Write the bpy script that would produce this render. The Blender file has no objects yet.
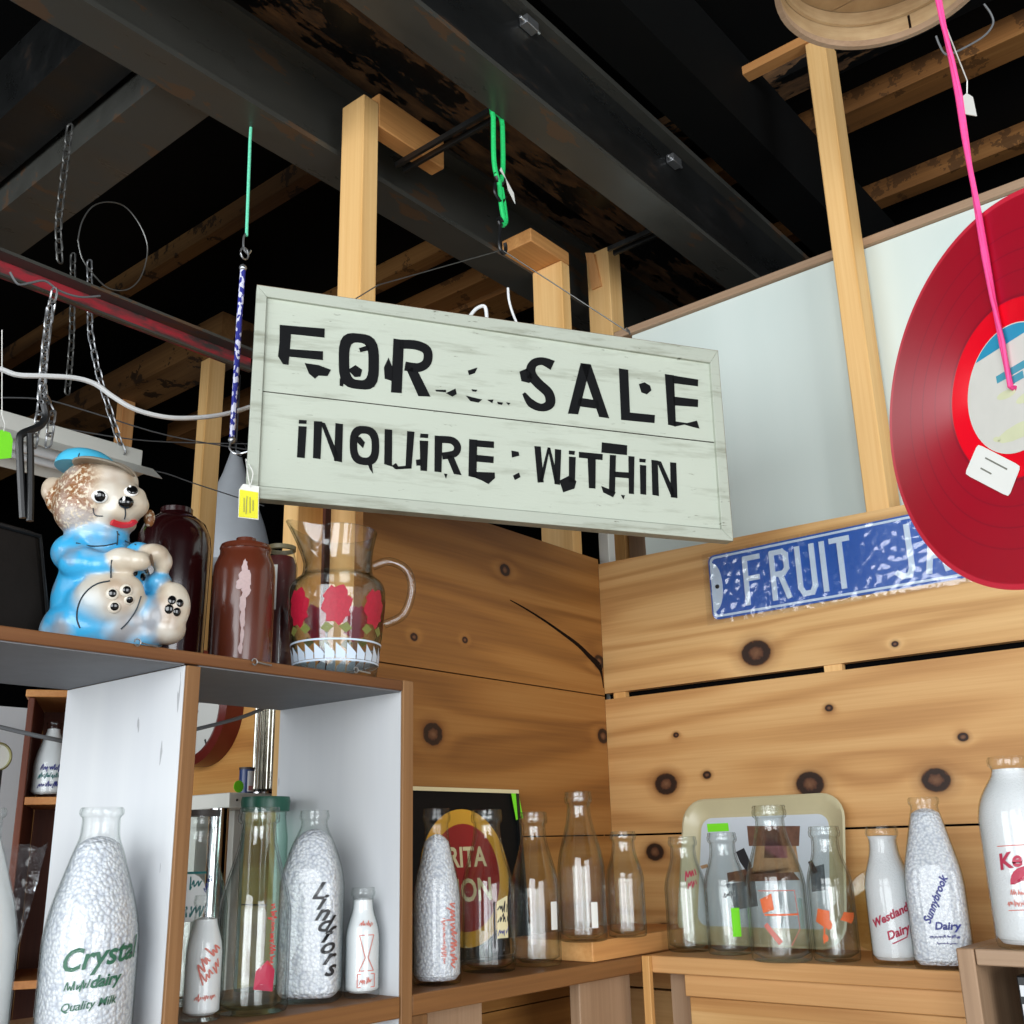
import bpy, bmesh, math, random
from mathutils import Vector, Matrix
random.seed(7)
SC = bpy.context.scene
COL = SC.collection
PI = math.pi
V = Vector
# ---------------------------------------------------------------- camera
# world frame: wall_right is the plane x=0 (runs along +Y), wall_left the plane y=0 (runs along +X), z up from the floor
RX = V((-0.64059132, 0.76749691, -0.02431588))      # camera right
DN = V((-0.21594873, -0.21044905, -0.95345548))     # camera down
FW = V((-0.73689138, -0.60552432, 0.30055182))      # camera forward
FPX = 1054.967
CAM = V((1.9005085, 1.3141426, 1.6500056))

def dep(px, py, d):                      # point at camera depth d
    return CAM + ((RX * ((px-512)/FPX)) + (DN * ((py-512)/FPX)) + FW) * d
def at(px, py, ax, val):                 # where the sight line meets the plane coord[ax] = val
    r = RX * ((px-512)/FPX) + DN * ((py-512)/FPX) + FW
    return CAM + r * ((val - CAM[ax]) / r[ax])

cd = bpy.data.cameras.new('camera')
cam = bpy.data.objects.new('camera', cd); COL.objects.link(cam)
cd.sensor_width = 36; cd.lens = FPX/1024*36; cd.clip_start = .02; cd.clip_end = 60
mw = Matrix.Identity(4)
for i in range(3):
    mw[i][0] = RX[i]; mw[i][1] = -DN[i]; mw[i][2] = -FW[i]; mw[i][3] = CAM[i]
cam.matrix_world = mw
SC.camera = cam

# ---------------------------------------------------------------- material helpers
class NT:
    def __init__(s, name):
        s.m = bpy.data.materials.new(name); s.m.use_nodes = True
        s.t = s.m.node_tree; s.n = s.t.nodes; s.n.clear()
        s.out = s.n.new('ShaderNodeOutputMaterial')
    def new(s, typ, **kw):
        n = s.n.new(typ)
        for k, v in kw.items():
            if k in n.inputs.keys(): s.set(n, k, v)
            else: setattr(n, k, v)
        return n
    def set(s, n, k, v):
        if isinstance(v, bpy.types.NodeSocket): s.t.links.new(v, n.inputs[k])
        else: n.inputs[k].default_value = v
    def math(s, op, a, b=0.0, c=0.0, clamp=False):
        n = s.n.new('ShaderNodeMath'); n.operation = op; n.use_clamp = clamp
        for i, v in enumerate((a, b, c)): s.set(n, i, v)
        return n.outputs[0]
    def vmath(s, op, a, b=(0,0,0)):
        n = s.n.new('ShaderNodeVectorMath'); n.operation = op
        s.set(n, 0, a); s.set(n, 1, b)
        return n.outputs['Value'] if op in ('LENGTH', 'DISTANCE', 'DOT_PRODUCT') else n.outputs['Vector']
    def mix(s, f, a, b, mode='MIX'):
        n = s.n.new('ShaderNodeMix'); n.data_type = 'RGBA'; n.blend_type = mode
        s.set(n, 0, f); s.set(n, 6, c4(a)); s.set(n, 7, c4(b))
        return n.outputs[2]
    def ramp(s, f, stops, interp='LINEAR'):
        n = s.n.new('ShaderNodeValToRGB'); s.set(n, 0, f); r = n.color_ramp; r.interpolation = interp
        while len(r.elements) < len(stops): r.elements.new(.5)
        for e, (p, c) in zip(r.elements, stops): e.position = p; e.color = c4(c)
        return n.outputs[0]
    def obj(s): return s.n.new('ShaderNodeTexCoord').outputs['Object']
    def map(s, v, loc=(0,0,0), rot=(0,0,0), scale=(1,1,1)):
        n = s.n.new('ShaderNodeMapping'); s.set(n, 0, v); n.inputs[1].default_value = loc; n.inputs[2].default_value = rot; n.inputs[3].default_value = scale
        return n.outputs[0]
    def noise(s, v, scale, detail=3, rough=.55, dist=0):
        n = s.n.new('ShaderNodeTexNoise'); s.set(n, 'Vector', v)
        n.inputs['Scale'].default_value = scale; n.inputs['Detail'].default_value = detail
        n.inputs['Roughness'].default_value = rough; n.inputs['Distortion'].default_value = dist
        return n.outputs[0]
    def bump(s, h, strength=.3, dist=.01):
        n = s.n.new('ShaderNodeBump'); s.set(n, 'Height', h); n.inputs['Strength'].default_value = strength; n.inputs['Distance'].default_value = dist
        return n.outputs[0]
    def princ(s, **kw):
        n = s.n.new('ShaderNodeBsdfPrincipled')
        for k, v in kw.items():
            k = k.replace('_', ' ')
            if k in ('Base Color',) and not isinstance(v, bpy.types.NodeSocket): v = c4(v)
            s.set(n, k, v)
        s.t.links.new(n.outputs[0], s.out.inputs[0])
        return n
def c4(c):
    if isinstance(c, bpy.types.NodeSocket): return c
    return (c[0], c[1], c[2], 1.0)
def srgb(r, g, b):
    f = lambda v: (v/255/12.92) if v/255 <= .04045 else ((v/255+.055)/1.055)**2.4
    return (f(r), f(g), f(b))

def plain(name, col, rough=.5, metal=0, spec=.5, var=.12, scale=30, bump=0, coat=0):
    n = NT(name); o = n.obj()
    nz = n.noise(o, scale, 4)
    c = n.mix(nz, tuple(v*(1-var) for v in col), tuple(min(1, v*(1+var)) for v in col))
    kw = dict(Base_Color=c, Roughness=rough, Metallic=metal)
    if bump: kw['Normal'] = n.bump(nz, bump, .004)
    p = n.princ(**kw); p.inputs['Specular IOR Level'].default_value = spec
    if coat: p.inputs['Coat Weight'].default_value = coat; p.inputs['Coat Roughness'].default_value = .08
    return n.m

def pine(name, axis, light, mid, dark, knots=(), rough=.55, seed=0., boards=None, ring=26., pos='obj', grime=0.0):
    """sawn pine: grain runs along `axis`; knots = [(x,y,z,r)], in the object's own space"""
    n = NT(name); o = n.obj()
    sc = [9., 9., 9.]; sc[axis] = .75
    across = [1., 1., 1.]; across[axis] = .42
    p = n.map(o, loc=(seed*3.1, seed*1.7, seed*2.3))
    push = None; kd = None; kh = None
    for (x, y, z, r) in knots:
        d = n.vmath('LENGTH', n.vmath('MULTIPLY', n.vmath('SUBTRACT', o, (x, y, z)), tuple(1.0 if i != axis else .8 for i in range(3))))
        dn = n.math('DIVIDE', d, r)
        e = n.math('POWER', 2.718, n.math('MULTIPLY', n.math('MULTIPLY', dn, dn), -.22))
        push = e if push is None else n.math('ADD', push, e)
        kd = dn if kd is None else n.math('MINIMUM', kd, dn)
    st = n.map(p, scale=tuple(sc))
    big = n.noise(st, .55, 2, .5, .3)
    ph = n.math('MULTIPLY', big, ring)
    if push is not None: ph = n.math('ADD', ph, n.math('MULTIPLY', push, 3.0))
    rings = n.math('MULTIPLY', n.math('ADD', n.math('SINE', ph), 1), .5)
    rings = n.math('POWER', rings, 2.2)
    fs = [160., 160., 160.]; fs[axis] = 3.
    fib = n.noise(n.map(p, scale=tuple(fs)), 1., 3, .6)
    blot = n.noise(n.map(p, scale=tuple(v*.25 for v in sc)), 1.6, 3)
    f = n.math('ADD', n.math('MULTIPLY', rings, .30), n.math('ADD', n.math('MULTIPLY', fib, .42), n.math('MULTIPLY', blot, .38)))
    c = n.ramp(f, [(.25, light), (.55, mid), (.95, dark)])
    if boards:                                            # each board its own tone
        ax, z0, step = boards
        sep = n.new('ShaderNodeSeparateXYZ', Vector=o)
        k = n.math('FLOOR', n.math('DIVIDE', n.math('SUBTRACT', sep.outputs[ax], z0), step))
        w = n.new('ShaderNodeTexWhiteNoise', noise_dimensions='1D'); n.set(w, 'W', n.math('ADD', k, seed))
        c = n.mix(n.math('MULTIPLY', w.outputs[0], .28), c, mid, 'MULTIPLY')
    if grime:
        g = n.noise(o, 9, 5, .7)
        c = n.mix(n.math('MULTIPLY', n.math('GREATER_THAN', g, .58), grime), c, dark)
    rg = rough
    if kd is not None:
        kc = n.ramp(n.math('MULTIPLY', n.math('ADD', kd, n.math('MULTIPLY', n.math('SUBTRACT', n.noise(o, 120, 3), .5), .5)), .4),
                    [(.0, srgb(120, 84, 58)), (.16, srgb(92, 56, 34)), (.24, srgb(40, 22, 12)), (.38, srgb(46, 26, 13)), (.44, srgb(104, 60, 26))])
        km = n.ramp(n.math('MULTIPLY', kd, .4), [(.0, (1,1,1)), (.40, (1,1,1)), (.45, (.6,.6,.6)), (.56, (.25,.25,.25)), (.85, (0,0,0))])
        c = n.mix(km, c, kc)
    p_ = n.princ(Base_Color=c, Roughness=rg, Normal=n.bump(n.math('ADD', fib, n.math('MULTIPLY', rings, .4)), .12, .003))
    p_.inputs['Specular IOR Level'].default_value = .35
    return n.m

def thin_glass(name, tint=(.97, .985, .98), edge=(.36, .41, .39), rough=.015, fmax=.75, bump=0, power=3.2, f0=.045):
    """thin clear glass: tinted transparency, Schlick reflection, both only by the angle of the surface"""
    n = NT(name); o = n.obj()
    kw = {}
    lw = n.new('ShaderNodeLayerWeight', Blend=.5)
    gl = n.new('ShaderNodeBsdfGlossy', Roughness=rough)
    if bump:
        b = n.bump(n.noise(o, bump[0], 2), bump[1], .004)
        n.set(gl, 'Normal', b); n.set(lw, 'Normal', b)
    fc = lw.outputs['Facing']
    tr = n.new('ShaderNodeBsdfTransparent', Color=n.mix(n.math('POWER', fc, power), tint, edge))
    mx = n.new('ShaderNodeMixShader')
    n.set(mx, 0, n.math('MULTIPLY_ADD', n.math('POWER', fc, 5.), fmax-f0, f0)); n.set(mx, 1, tr.outputs[0]); n.set(mx, 2, gl.outputs[0])
    n.t.links.new(mx.outputs[0], n.out.inputs[0])
    return n.m

# ---------------------------------------------------------------- mesh helpers
class MB:
    def __init__(s): s.bm = bmesh.new()
    def face(s, pts):
        vs = [s.bm.verts.new(p) for p in pts]
        try: return s.bm.faces.new(vs)
        except ValueError: return None
    def hexa(s, a, b):                     # bottom quad a (4 pts), top quad b
        va = [s.bm.verts.new(p) for p in a]; vb = [s.bm.verts.new(p) for p in b]
        s.bm.faces.new(va[::-1]); s.bm.faces.new(vb)
        for i in range(4):
            j = (i+1) % 4; s.bm.faces.new((va[i], va[j], vb[j], vb[i]))
        return s
    def box(s, lo, hi):
        x0, y0, z0 = (min(a, b) for a, b in zip(lo, hi)); x1, y1, z1 = (max(a, b) for a, b in zip(lo, hi))
        return s.hexa([(x0,y0,z0),(x1,y0,z0),(x1,y1,z0),(x0,y1,z0)], [(x0,y0,z1),(x1,y0,z1),(x1,y1,z1),(x0,y1,z1)])
    def obox(s, c, ax, ay, az):            # centre and three half axes
        c, ax, ay, az = V(c), V(ax), V(ay), V(az)
        q = lambda k: [c-ax-ay+k, c+ax-ay+k, c+ax+ay+k, c-ax+ay+k]
        return s.hexa(q(-az), q(az))
    def bar(s, a, b, w, h, up=(0,0,1)):    # a straight bar of section w x h
        a, b = V(a), V(b); d = (b-a).normalized(); u = V(up); x = d.cross(u)
        if x.length < 1e-4: x = d.cross(V((1,0,0)))
        x.normalize(); y = x.cross(d)
        return s.obox((a+b)/2, d*((b-a).length/2), x*w/2, y*h/2)
    def prism(s, pts, off):                # polygon pts extruded by vector off
        off = V(off); pts = [V(p) for p in pts]
        a = [s.bm.verts.new(p) for p in pts]; b = [s.bm.verts.new(p+off) for p in pts]
        try:
            s.bm.faces.new(a[::-1]); s.bm.faces.new(b)
            for i in range(len(a)):
                j = (i+1) % len(a); s.bm.faces.new((a[i], a[j], b[j], b[i]))
        except ValueError: pass
        return s
    def tube(s, pts, r, seg=8, closed=False, r2=None):
        pts = [V(p) for p in pts]; n = len(pts); rings = []
        t0 = (pts[1]-pts[0]).normalized(); u = t0.orthogonal().normalized()
        for i, p in enumerate(pts):
            if closed: t = (pts[(i+1) % n]-pts[i-1]).normalized()
            else: t = (pts[min(i+1, n-1)]-pts[max(i-1, 0)]).normalized()
            u = (u - t*u.dot(t)).normalized(); w = t.cross(u)
            rr = r[i] if isinstance(r, (list, tuple)) else r
            rings.append([s.bm.verts.new(p + (u*math.cos(2*PI*k/seg) + w*math.sin(2*PI*k/seg)*(r2/rr if r2 else 1))*rr) for k in range(seg)])
        m = n if closed else n-1
        for i in range(m):
            A, B = rings[i], rings[(i+1) % n]
            for k in range(seg):
                k2 = (k+1) % seg
                try: s.bm.faces.new((A[k], A[k2], B[k2], B[k]))
                except ValueError: pass
        if not closed:
            s.bm.faces.new(rings[0][::-1]); s.bm.faces.new(rings[-1])
        return s
    def lathe(s, prof, c=(0,0,0), seg=40, sq=None, close=False, mat3=None):
        """prof = [(r,z)], sq = optional [superellipse power per ring]"""
        c = V(c); rings = []
        for i, (r, z) in enumerate(prof):
            if r < 1e-6:
                p = V((0,0,z)); p = (mat3 @ p) if mat3 else p
                rings.append([s.bm.verts.new(c+p)]); continue
            ring = []
            for k in range(seg):
                a = 2*PI*k/seg; ca, sa = math.cos(a), math.sin(a); q = 1.
                if sq and sq[i] > 2.01:
                    e = sq[i]; q = (abs(ca)**e + abs(sa)**e)**(-1/e)
                p = V((r*q*ca, r*q*sa, z)); p = (mat3 @ p) if mat3 else p
                ring.append(s.bm.verts.new(c+p))
            rings.append(ring)
        m = len(rings)
        for i in range(m if close else m-1):
            A, B = rings[i], rings[(i+1) % m]
            if len(A) == 1 and len(B) == 1: continue
            for k in range(seg):
                k2 = (k+1) % seg
                if len(A) == 1: f = (A[0], B[k2], B[k])
                elif len(B) == 1: f = (A[k], A[k2], B[0])
                else: f = (A[k], A[k2], B[k2], B[k])
                try: s.bm.faces.new(f)
                except ValueError: pass
        return s
    def ball(s, c, r, seg=20, rings=14, rot=None):
        c = V(c); r = r if isinstance(r, (tuple, list, Vector)) else (r, r, r)
        prof = [(math.sin(PI*i/rings), -math.cos(PI*i/rings)) for i in range(rings+1)]
        prof[0] = (0, -1); prof[-1] = (0, 1)
        m = Matrix.Diagonal(V(r)); m = (rot @ m) if rot else m
        return s.lathe(prof, c, seg, mat3=m)
def smooth_fn(me, ang=35):
    me.polygons.foreach_set('use_smooth', [True]*len(me.polygons))
    try: me.set_sharp_from_angle(angle=math.radians(ang))
    except Exception: pass
def clean(mb):
    bmesh.ops.recalc_face_normals(mb.bm, faces=mb.bm.faces[:])
def obj(name, mb, m, parent=None, base=None, smooth=False, bevel=0, ang=35):
    """one mesh object; world-space verts. `base` becomes its origin (top level); a child uses its parent's origin"""
    me = bpy.data.meshes.new(name)
    if isinstance(mb, MB):
        clean(mb); bm = mb.bm
    else: bm = mb
    o0 = V((0,0,0))
    p = parent
    while p is not None: o0 = o0 + p.location; p = p.parent
    if parent is None and base is not None: o0 = V(base)
    elif parent is not None and base is not None: o0 = V(base)
    bmesh.ops.translate(bm, vec=-o0, verts=bm.verts[:])
    bm.to_mesh(me); bm.free()
    if m is not None: me.materials.append(m)
    o = bpy.data.objects.new(name, me); COL.objects.link(o)
    if parent is not None:
        o.parent = parent
        q = V((0,0,0)); p = parent
        while p is not None: q = q + p.location; p = p.parent
        o.location = o0 - q
    else: o.location = o0
    if smooth: smooth_fn(me, ang)
    if bevel:
        b = o.modifiers.new('edge', 'BEVEL'); b.width = bevel; b.segments = 2; b.limit_method = 'ANGLE'; b.angle_limit = math.radians(40)
        if not smooth: smooth_fn(me, 30)
    return o
def tag(o, label=None, cat=None, group=None, kind=None):
    if label: o['label'] = label
    if cat: o['category'] = cat
    if group: o['group'] = group
    if kind: o['kind'] = kind
    return o
def thing(name, label, cat, loc, group=None):
    o = bpy.data.objects.new(name, None); COL.objects.link(o); o.location = V(loc); o.empty_display_size = .02
    return tag(o, label, cat, group)
def struct(name, mb, m, **kw): return tag(obj(name, mb, m, **kw), kind='structure')
def lerp(a, b, t): return a + (b-a)*t
def curve(pts, n=8):                      # smooth polyline through the points
    pts = [V(p) for p in pts]; out = []
    for i in range(len(pts)-1):
        p0, p1, p2, p3 = pts[max(i-1, 0)], pts[i], pts[i+1], pts[min(i+2, len(pts)-1)]
        for k in range(n):
            t = k/n
            out.append(.5*((2*p1) + (p2-p0)*t + (2*p0-5*p1+4*p2-p3)*t*t + (3*p1-p0-3*p2+p3)*t**3))
    out.append(pts[-1]); return out
def text_bm(txt, size, shear=0., extrude=0., bold=0., spacing=1., align='CENTER', sx=1.):
    """lettering as a bmesh lying in the XY plane"""
    cu = bpy.data.curves.new('lettering', 'FONT'); cu.body = txt; cu.size = size; cu.shear = shear
    cu.extrude = extrude; cu.offset = bold; cu.space_character = spacing; cu.align_x = align; cu.align_y = 'CENTER'; cu.resolution_u = 3
    o = bpy.data.objects.new('lettering', cu); COL.objects.link(o)
    dg = bpy.context.evaluated_depsgraph_get(); dg.update()
    me = bpy.data.meshes.new_from_object(o.evaluated_get(dg))
    bm = bmesh.new(); bm.from_mesh(me)
    bpy.data.objects.remove(o); bpy.data.curves.remove(cu); bpy.data.meshes.remove(me)
    if sx != 1.: bmesh.ops.scale(bm, vec=(sx, 1, 1), verts=bm.verts[:])
    return bm
def place_bm(bm, fn):
    for v in bm.verts: v.co = fn(v.co)
    return bm
def merge(mb, bm):
    me = bpy.data.meshes.new('tmp'); bm.to_mesh(me); bm.free(); mb.bm.from_mesh(me); bpy.data.meshes.remove(me)
# ---------------------------------------------------------------- materials
def kn(px, py, wall, r):
    p = at(px, py, wall, 0.0); return (p.x, p.y, p.z, r)
KR = [kn(756,653,0,.024), kn(666,784,0,.020), kn(810,784,0,.021), kn(936,780,0,.019), kn(707,775,0,.007), kn(655,852,0,.016),
      kn(664,930,0,.012), kn(829,708,0,.006), kn(963,737,0,.007), kn(676,735,0,.005), kn(895,644,0,.005)]
KL = [kn(433,734,1,.019), kn(599,662,1,.015), kn(603,736,1,.015), kn(414,637,1,.007), kn(505,570,1,.012), kn(465,640,1,.006)]
M = {}
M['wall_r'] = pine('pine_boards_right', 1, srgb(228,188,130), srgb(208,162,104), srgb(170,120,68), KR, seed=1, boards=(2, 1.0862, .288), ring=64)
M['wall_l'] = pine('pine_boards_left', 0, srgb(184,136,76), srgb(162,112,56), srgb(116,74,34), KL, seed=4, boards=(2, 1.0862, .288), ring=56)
M['wall_far'] = pine('pine_boards_far', 1, srgb(232,180,108), srgb(212,150,80), srgb(170,105,50), seed=8)
M['stud_z'] = pine('pine_stud', 2, srgb(238,196,134), srgb(220,170,104), srgb(180,122,66), seed=2, ring=14)
M['stud_z2'] = pine('pine_stud_reddish', 2, srgb(228,172,112), srgb(206,142,86), srgb(160,96,52), seed=5, ring=14)
M['stud_x'] = pine('pine_block', 0, srgb(232,182,120), srgb(212,154,92), srgb(170,108,58), seed=3, ring=14)
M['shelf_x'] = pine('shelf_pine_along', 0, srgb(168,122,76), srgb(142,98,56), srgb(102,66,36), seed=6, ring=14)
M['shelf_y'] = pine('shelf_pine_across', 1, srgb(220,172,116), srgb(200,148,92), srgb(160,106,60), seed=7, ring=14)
M['shelf_z'] = pine('shelf_pine_upright', 2, srgb(160,120,80), srgb(134,96,60), srgb(94,64,38), seed=9, ring=14)
M['shelf_dark'] = pine('worn_dark_shelf_edge', 0, srgb(140,96,58), srgb(116,74,42), srgb(84,52,28), seed=21, ring=14)
M['dusty_z'] = pine('greyed_pine_upright', 2, srgb(182,152,124), srgb(158,128,100), srgb(120,92,70), seed=11, ring=12)
M['dusty_y'] = pine('greyed_pine_across', 1, srgb(178,150,124), srgb(154,126,100), srgb(116,90,70), seed=12, ring=12)
M['rafter'] = pine('old_rafter', 1, srgb(140,104,62), srgb(104,72,40), srgb(40,28,18), seed=13, ring=14, grime=.9)
M['rafter_light'] = pine('old_rafter_lighter', 1, srgb(176,128,74), srgb(140,94,50), srgb(70,46,26), seed=14, ring=14, grime=.7)
M['plate_y'] = pine('top_plate', 1, srgb(206,150,92), srgb(182,122,68), srgb(140,86,46), seed=15, ring=14)
M['redbrown_z'] = pine('redbrown_cabinet', 2, srgb(120,62,36), srgb(96,46,26), srgb(60,28,16), seed=16, ring=14)
def flaky(name, axis):
    n = NT(name); o = n.obj(); sc = [14., 14., 14.]; sc[axis] = 4.
    a = n.noise(n.map(o, scale=tuple(sc)), 1., 6, .7); b = n.noise(o, 3.2, 3)
    f = n.math('GREATER_THAN', n.math('ADD', a, n.math('MULTIPLY', b, .45)), .72)
    brown = n.ramp(n.noise(n.map(o, scale=tuple(v*3 for v in sc)), 1., 4), [(.3, srgb(44,30,18)), (.7, srgb(112,78,44))])
    n.princ(Base_Color=n.mix(f, srgb(16,16,16), brown), Roughness=n.mix(f, (.35,)*3, (.9,)*3), Normal=n.bump(a, .3, .004))
    return n.m
M['flaky_x'] = flaky('flaking_black_timber_along', 0)
M['flaky_y'] = flaky('flaking_black_timber_across', 1)
def steel(name, col, rust=.0):
    n = NT(name); o = n.obj(); a = n.noise(n.map(o, scale=(2, 6, 6)), 2.2, 5, .6)
    c = n.mix(n.math('MULTIPLY', n.math('GREATER_THAN', a, .60), rust), n.mix(a, tuple(v*.75 for v in col), tuple(v*1.25 for v in col)), srgb(96,64,34))
    n.princ(Base_Color=c, Roughness=n.ramp(a, [(.3, (.22,)*3), (.7, (.5,)*3)]), Metallic=.0)
    return n.m
M['steel'] = steel('black_painted_steel', srgb(62,62,58), .5)
M['steel_dark'] = steel('dark_steel', srgb(24,25,25), .1)
M['deck'] = plain('black_deck', srgb(10,11,11), .8, spec=.1)
M['unlit_black'] = plain('unlit_depth_black', srgb(8,8,9), .9, spec=.05)  # black colour put in for the unlit depth of the back room
M['floor'] = plain('concrete_floor', srgb(112,106,98), .8, scale=6)
M['panel'] = None
def whitepanel():
    n = NT('white_board'); o = n.obj()
    a = n.noise(n.map(o, scale=(1, 9, 1.2)), 1.5, 4); b = n.noise(o, 3, 3)
    c = n.mix(n.math('MULTIPLY', b, .5), n.mix(a, srgb(208,222,216), srgb(220,230,225)), srgb(206,216,209))
    n.princ(Base_Color=c, Roughness=.42)
    return n.m
M['panel'] = whitepanel()
def divpaint():
    n = NT('white_painted_divider'); o = n.obj()
    a = n.noise(n.map(o, scale=(6, 6, .7)), 2., 4); s = n.noise(n.map(o, scale=(40, 40, 7)), 1.4, 3)
    c = n.mix(a, srgb(200,203,208), srgb(224,226,226))
    c = n.mix(n.math('MULTIPLY', n.math('GREATER_THAN', s, .73), .55), c, srgb(120,118,122))
    n.princ(Base_Color=c, Roughness=.5, Normal=n.bump(a, .1, .003))
    return n.m
M['divider'] = divpaint()
M['under'] = plain('underside_shade_grey', srgb(120,122,126), .7)  # grey stands in for the shade beneath the top board
def signpaint(name, base, grime):
    n = NT(name); o = n.obj()
    st = n.noise(n.map(o, scale=(3.2, 3.2, 26)), 1.6, 5, .65); bl = n.noise(o, 7, 4); fine = n.noise(n.map(o, scale=(30, 30, 140)), 1., 4, .7)
    c = n.mix(n.math('MULTIPLY', bl, .8), base, tuple(v*.86 for v in base))
    c = n.mix(n.math('MULTIPLY', n.ramp(st, [(.52, (0,0,0)), (.70, (1,1,1))]), grime), c, srgb(128,130,112))
    c = n.mix(n.math('MULTIPLY', n.ramp(fine, [(.66, (0,0,0)), (.72, (1,1,1))]), grime*1.1), c, srgb(92,90,74))
    n.princ(Base_Color=c, Roughness=.6, Normal=n.bump(n.math('ADD', st, fine), .25, .002))
    return n.m
M['sign'] = signpaint('weathered_white_sign', srgb(190,197,182), .55)
M['sign_frame'] = signpaint('weathered_white_frame', srgb(180,186,172), .9)
M['sign_black'] = plain('flaked_black_paint', srgb(14,15,17), .7, spec=.15, scale=60, var=.3)
M['sign_edge'] = pine('bare_sign_edge', 0, srgb(150,128,104), srgb(126,104,84), srgb(86,66,52), seed=20)
M['seam'] = plain('dark_seam', srgb(40,36,30), .9)
M['crack'] = plain('dark_crack', srgb(26,16,10), .95, spec=.1)
M['glass'] = thin_glass('clear_bottle_glass')
M['glass_fill'] = thin_glass('clear_glass_of_filled_bottle', (.985,.99,.988), (.70,.74,.72), fmax=.5, f0=.022)
M['glass_green'] = thin_glass('greenish_glass', (.72,.88,.82), (.30,.48,.42))
M['glass_heavy'] = thin_glass('heavy_pitcher_glass', (.965,.975,.97), (.22,.28,.27), power=2.6)
M['plastic'] = thin_glass('clear_plastic', (.97,.975,.98), (.75,.76,.78), .06, .6, (55, .9))
M['wrap'] = thin_glass('plastic_sleeve', (.97,.98,.99), (.8,.82,.85), .10, .6, 0, f0=.09)
def beads():
    n = NT('white_beads'); o = n.obj()
    v = n.new('ShaderNodeTexVoronoi', Vector=o); v.inputs['Scale'].default_value = 230
    h = n.math('SUBTRACT', 1, v.outputs['Distance'])
    c = n.ramp(v.outputs['Distance'], [(.3, srgb(232,235,240)), (.8, srgb(196,201,212))])
    p = n.princ(Base_Color=c, Roughness=.45, Normal=n.bump(h, .6, .004))
    p.inputs['Subsurface Weight'].default_value = 0.
    return n.m
M['beads'] = beads()
M['milkwhite'] = plain('white_fill', srgb(232,236,238), .35, var=.03)
M['grain'] = plain('fine_white_grains', srgb(232,234,236), .6, var=.06, scale=400, bump=.4)
for k, c in dict(green=(40,96,72), black=(24,24,28), red=(190,48,44), crimson=(176,38,70), orange=(226,110,60), softred=(206,120,108), blue=(40,50,130), teal=(30,110,110), white=(235,236,236), yellow=(226,206,30), gold=(214,160,50), cream=(226,214,170), darkred=(150,24,30), lilac=(140,120,160)).items():
    M['ink_'+k] = plain('print_'+k, srgb(*c), .45, var=.05)
M['neon'] = plain('fluorescent_green_tag', srgb(132,236,52), .5, var=.04)
M['neon'].node_tree.nodes['Principled BSDF'].inputs['Specular IOR Level'].default_value = .2
M['tag_yellow'] = plain('yellow_card', srgb(232,226,34), .55, var=.04)
M['paper'] = plain('white_paper', srgb(228,228,222), .6, var=.03)
M['pencil'] = plain('grey_writing', srgb(120,120,110), .7)
M['chrome'] = plain('chrome', srgb(200,200,200), .15, metal=1, var=.05)
M['zinc'] = plain('zinc_chain', srgb(176,178,180), .35, metal=.9, var=.1)
M['zinc_dark'] = plain('dull_chain', srgb(110,110,108), .45, metal=.9, var=.15)
M['blackmetal'] = plain('black_metal', srgb(22,23,24), .35)
M['bottle_cap'] = plain('dark_cap', srgb(62,56,52), .5)
M['white_metal'] = plain('white_enamel', srgb(216,216,208), .4, var=.04)
M['white_wire'] = plain('white_wire', srgb(226,228,228), .35)
M['greywire'] = plain('grey_wire', srgb(96,98,100), .5)
M['brown_glaze'] = plain('brown_glaze', srgb(96,44,27), .25, var=.2, scale=14, coat=.3)
M['oxblood'] = plain('oxblood_glaze', srgb(40,9,11), .18, var=.25, scale=12, coat=.6)
M['leather'] = plain('dark_leather', srgb(26,22,19), .85, spec=.15, var=.3, scale=24, bump=.5)
M['greyplastic'] = plain('grey_enamel', srgb(206,212,218), .5, var=.05)
# ---------------------------------------------------------------- the setting
ZS = 1.4607; YS = .2145; XS = .229        # lower shelf top, front of the left run, front of the right run
struct('floor', MB().box((-4,-6,-.05), (6,6,0)), M['floor'])
struct('ceiling', MB().box((-4,-6,3.462), (6,6,3.58)), M['deck'])
struct('wall_back', MB().box((-4,-6,0), (6,-5.9,3.462)), M['unlit_black'])
struct('wall_side', MB().box((-4,-5.9,0), (-3.9,6,3.462)), M['unlit_black'])
# right wall: four courses of pine board, dark gaps between, a paler shim showing in the top gap
m = MB()
T = .02
def rboard(z0, z1, y0=0.0, y1=2.4, z1b=None):
    z1b = z1 if z1b is None else z1b
    m.hexa([(-T,y0,z0),(0,y0,z0),(0,y1,z0),(-T,y1,z0)], [(-T,y0,z1),(0,y0,z1),(0,y1,z1b),(-T,y1,z1b)])
rboard(1.957, 2.247, z1b=2.195); rboard(1.665, 1.944); rboard(1.376, 1.661); rboard(1.088, 1.372); rboard(.80, 1.084); rboard(.51,.796); rboard(.0,.506)
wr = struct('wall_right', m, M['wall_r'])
s = MB(); s.box((-.019,.02,1.943), (-.004,.05,1.958)); s.box((-.019,.50,1.943), (-.004,.535,1.958)); s.box((-.019, 1.1,1.943), (-.004,1.2,1.958))
obj('shim', s, M['stud_z'], wr)
obj('gap_backing', MB().box((-.030,0,0), (-.0205,2.4,2.18)), M['unlit_black'], wr)
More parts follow.
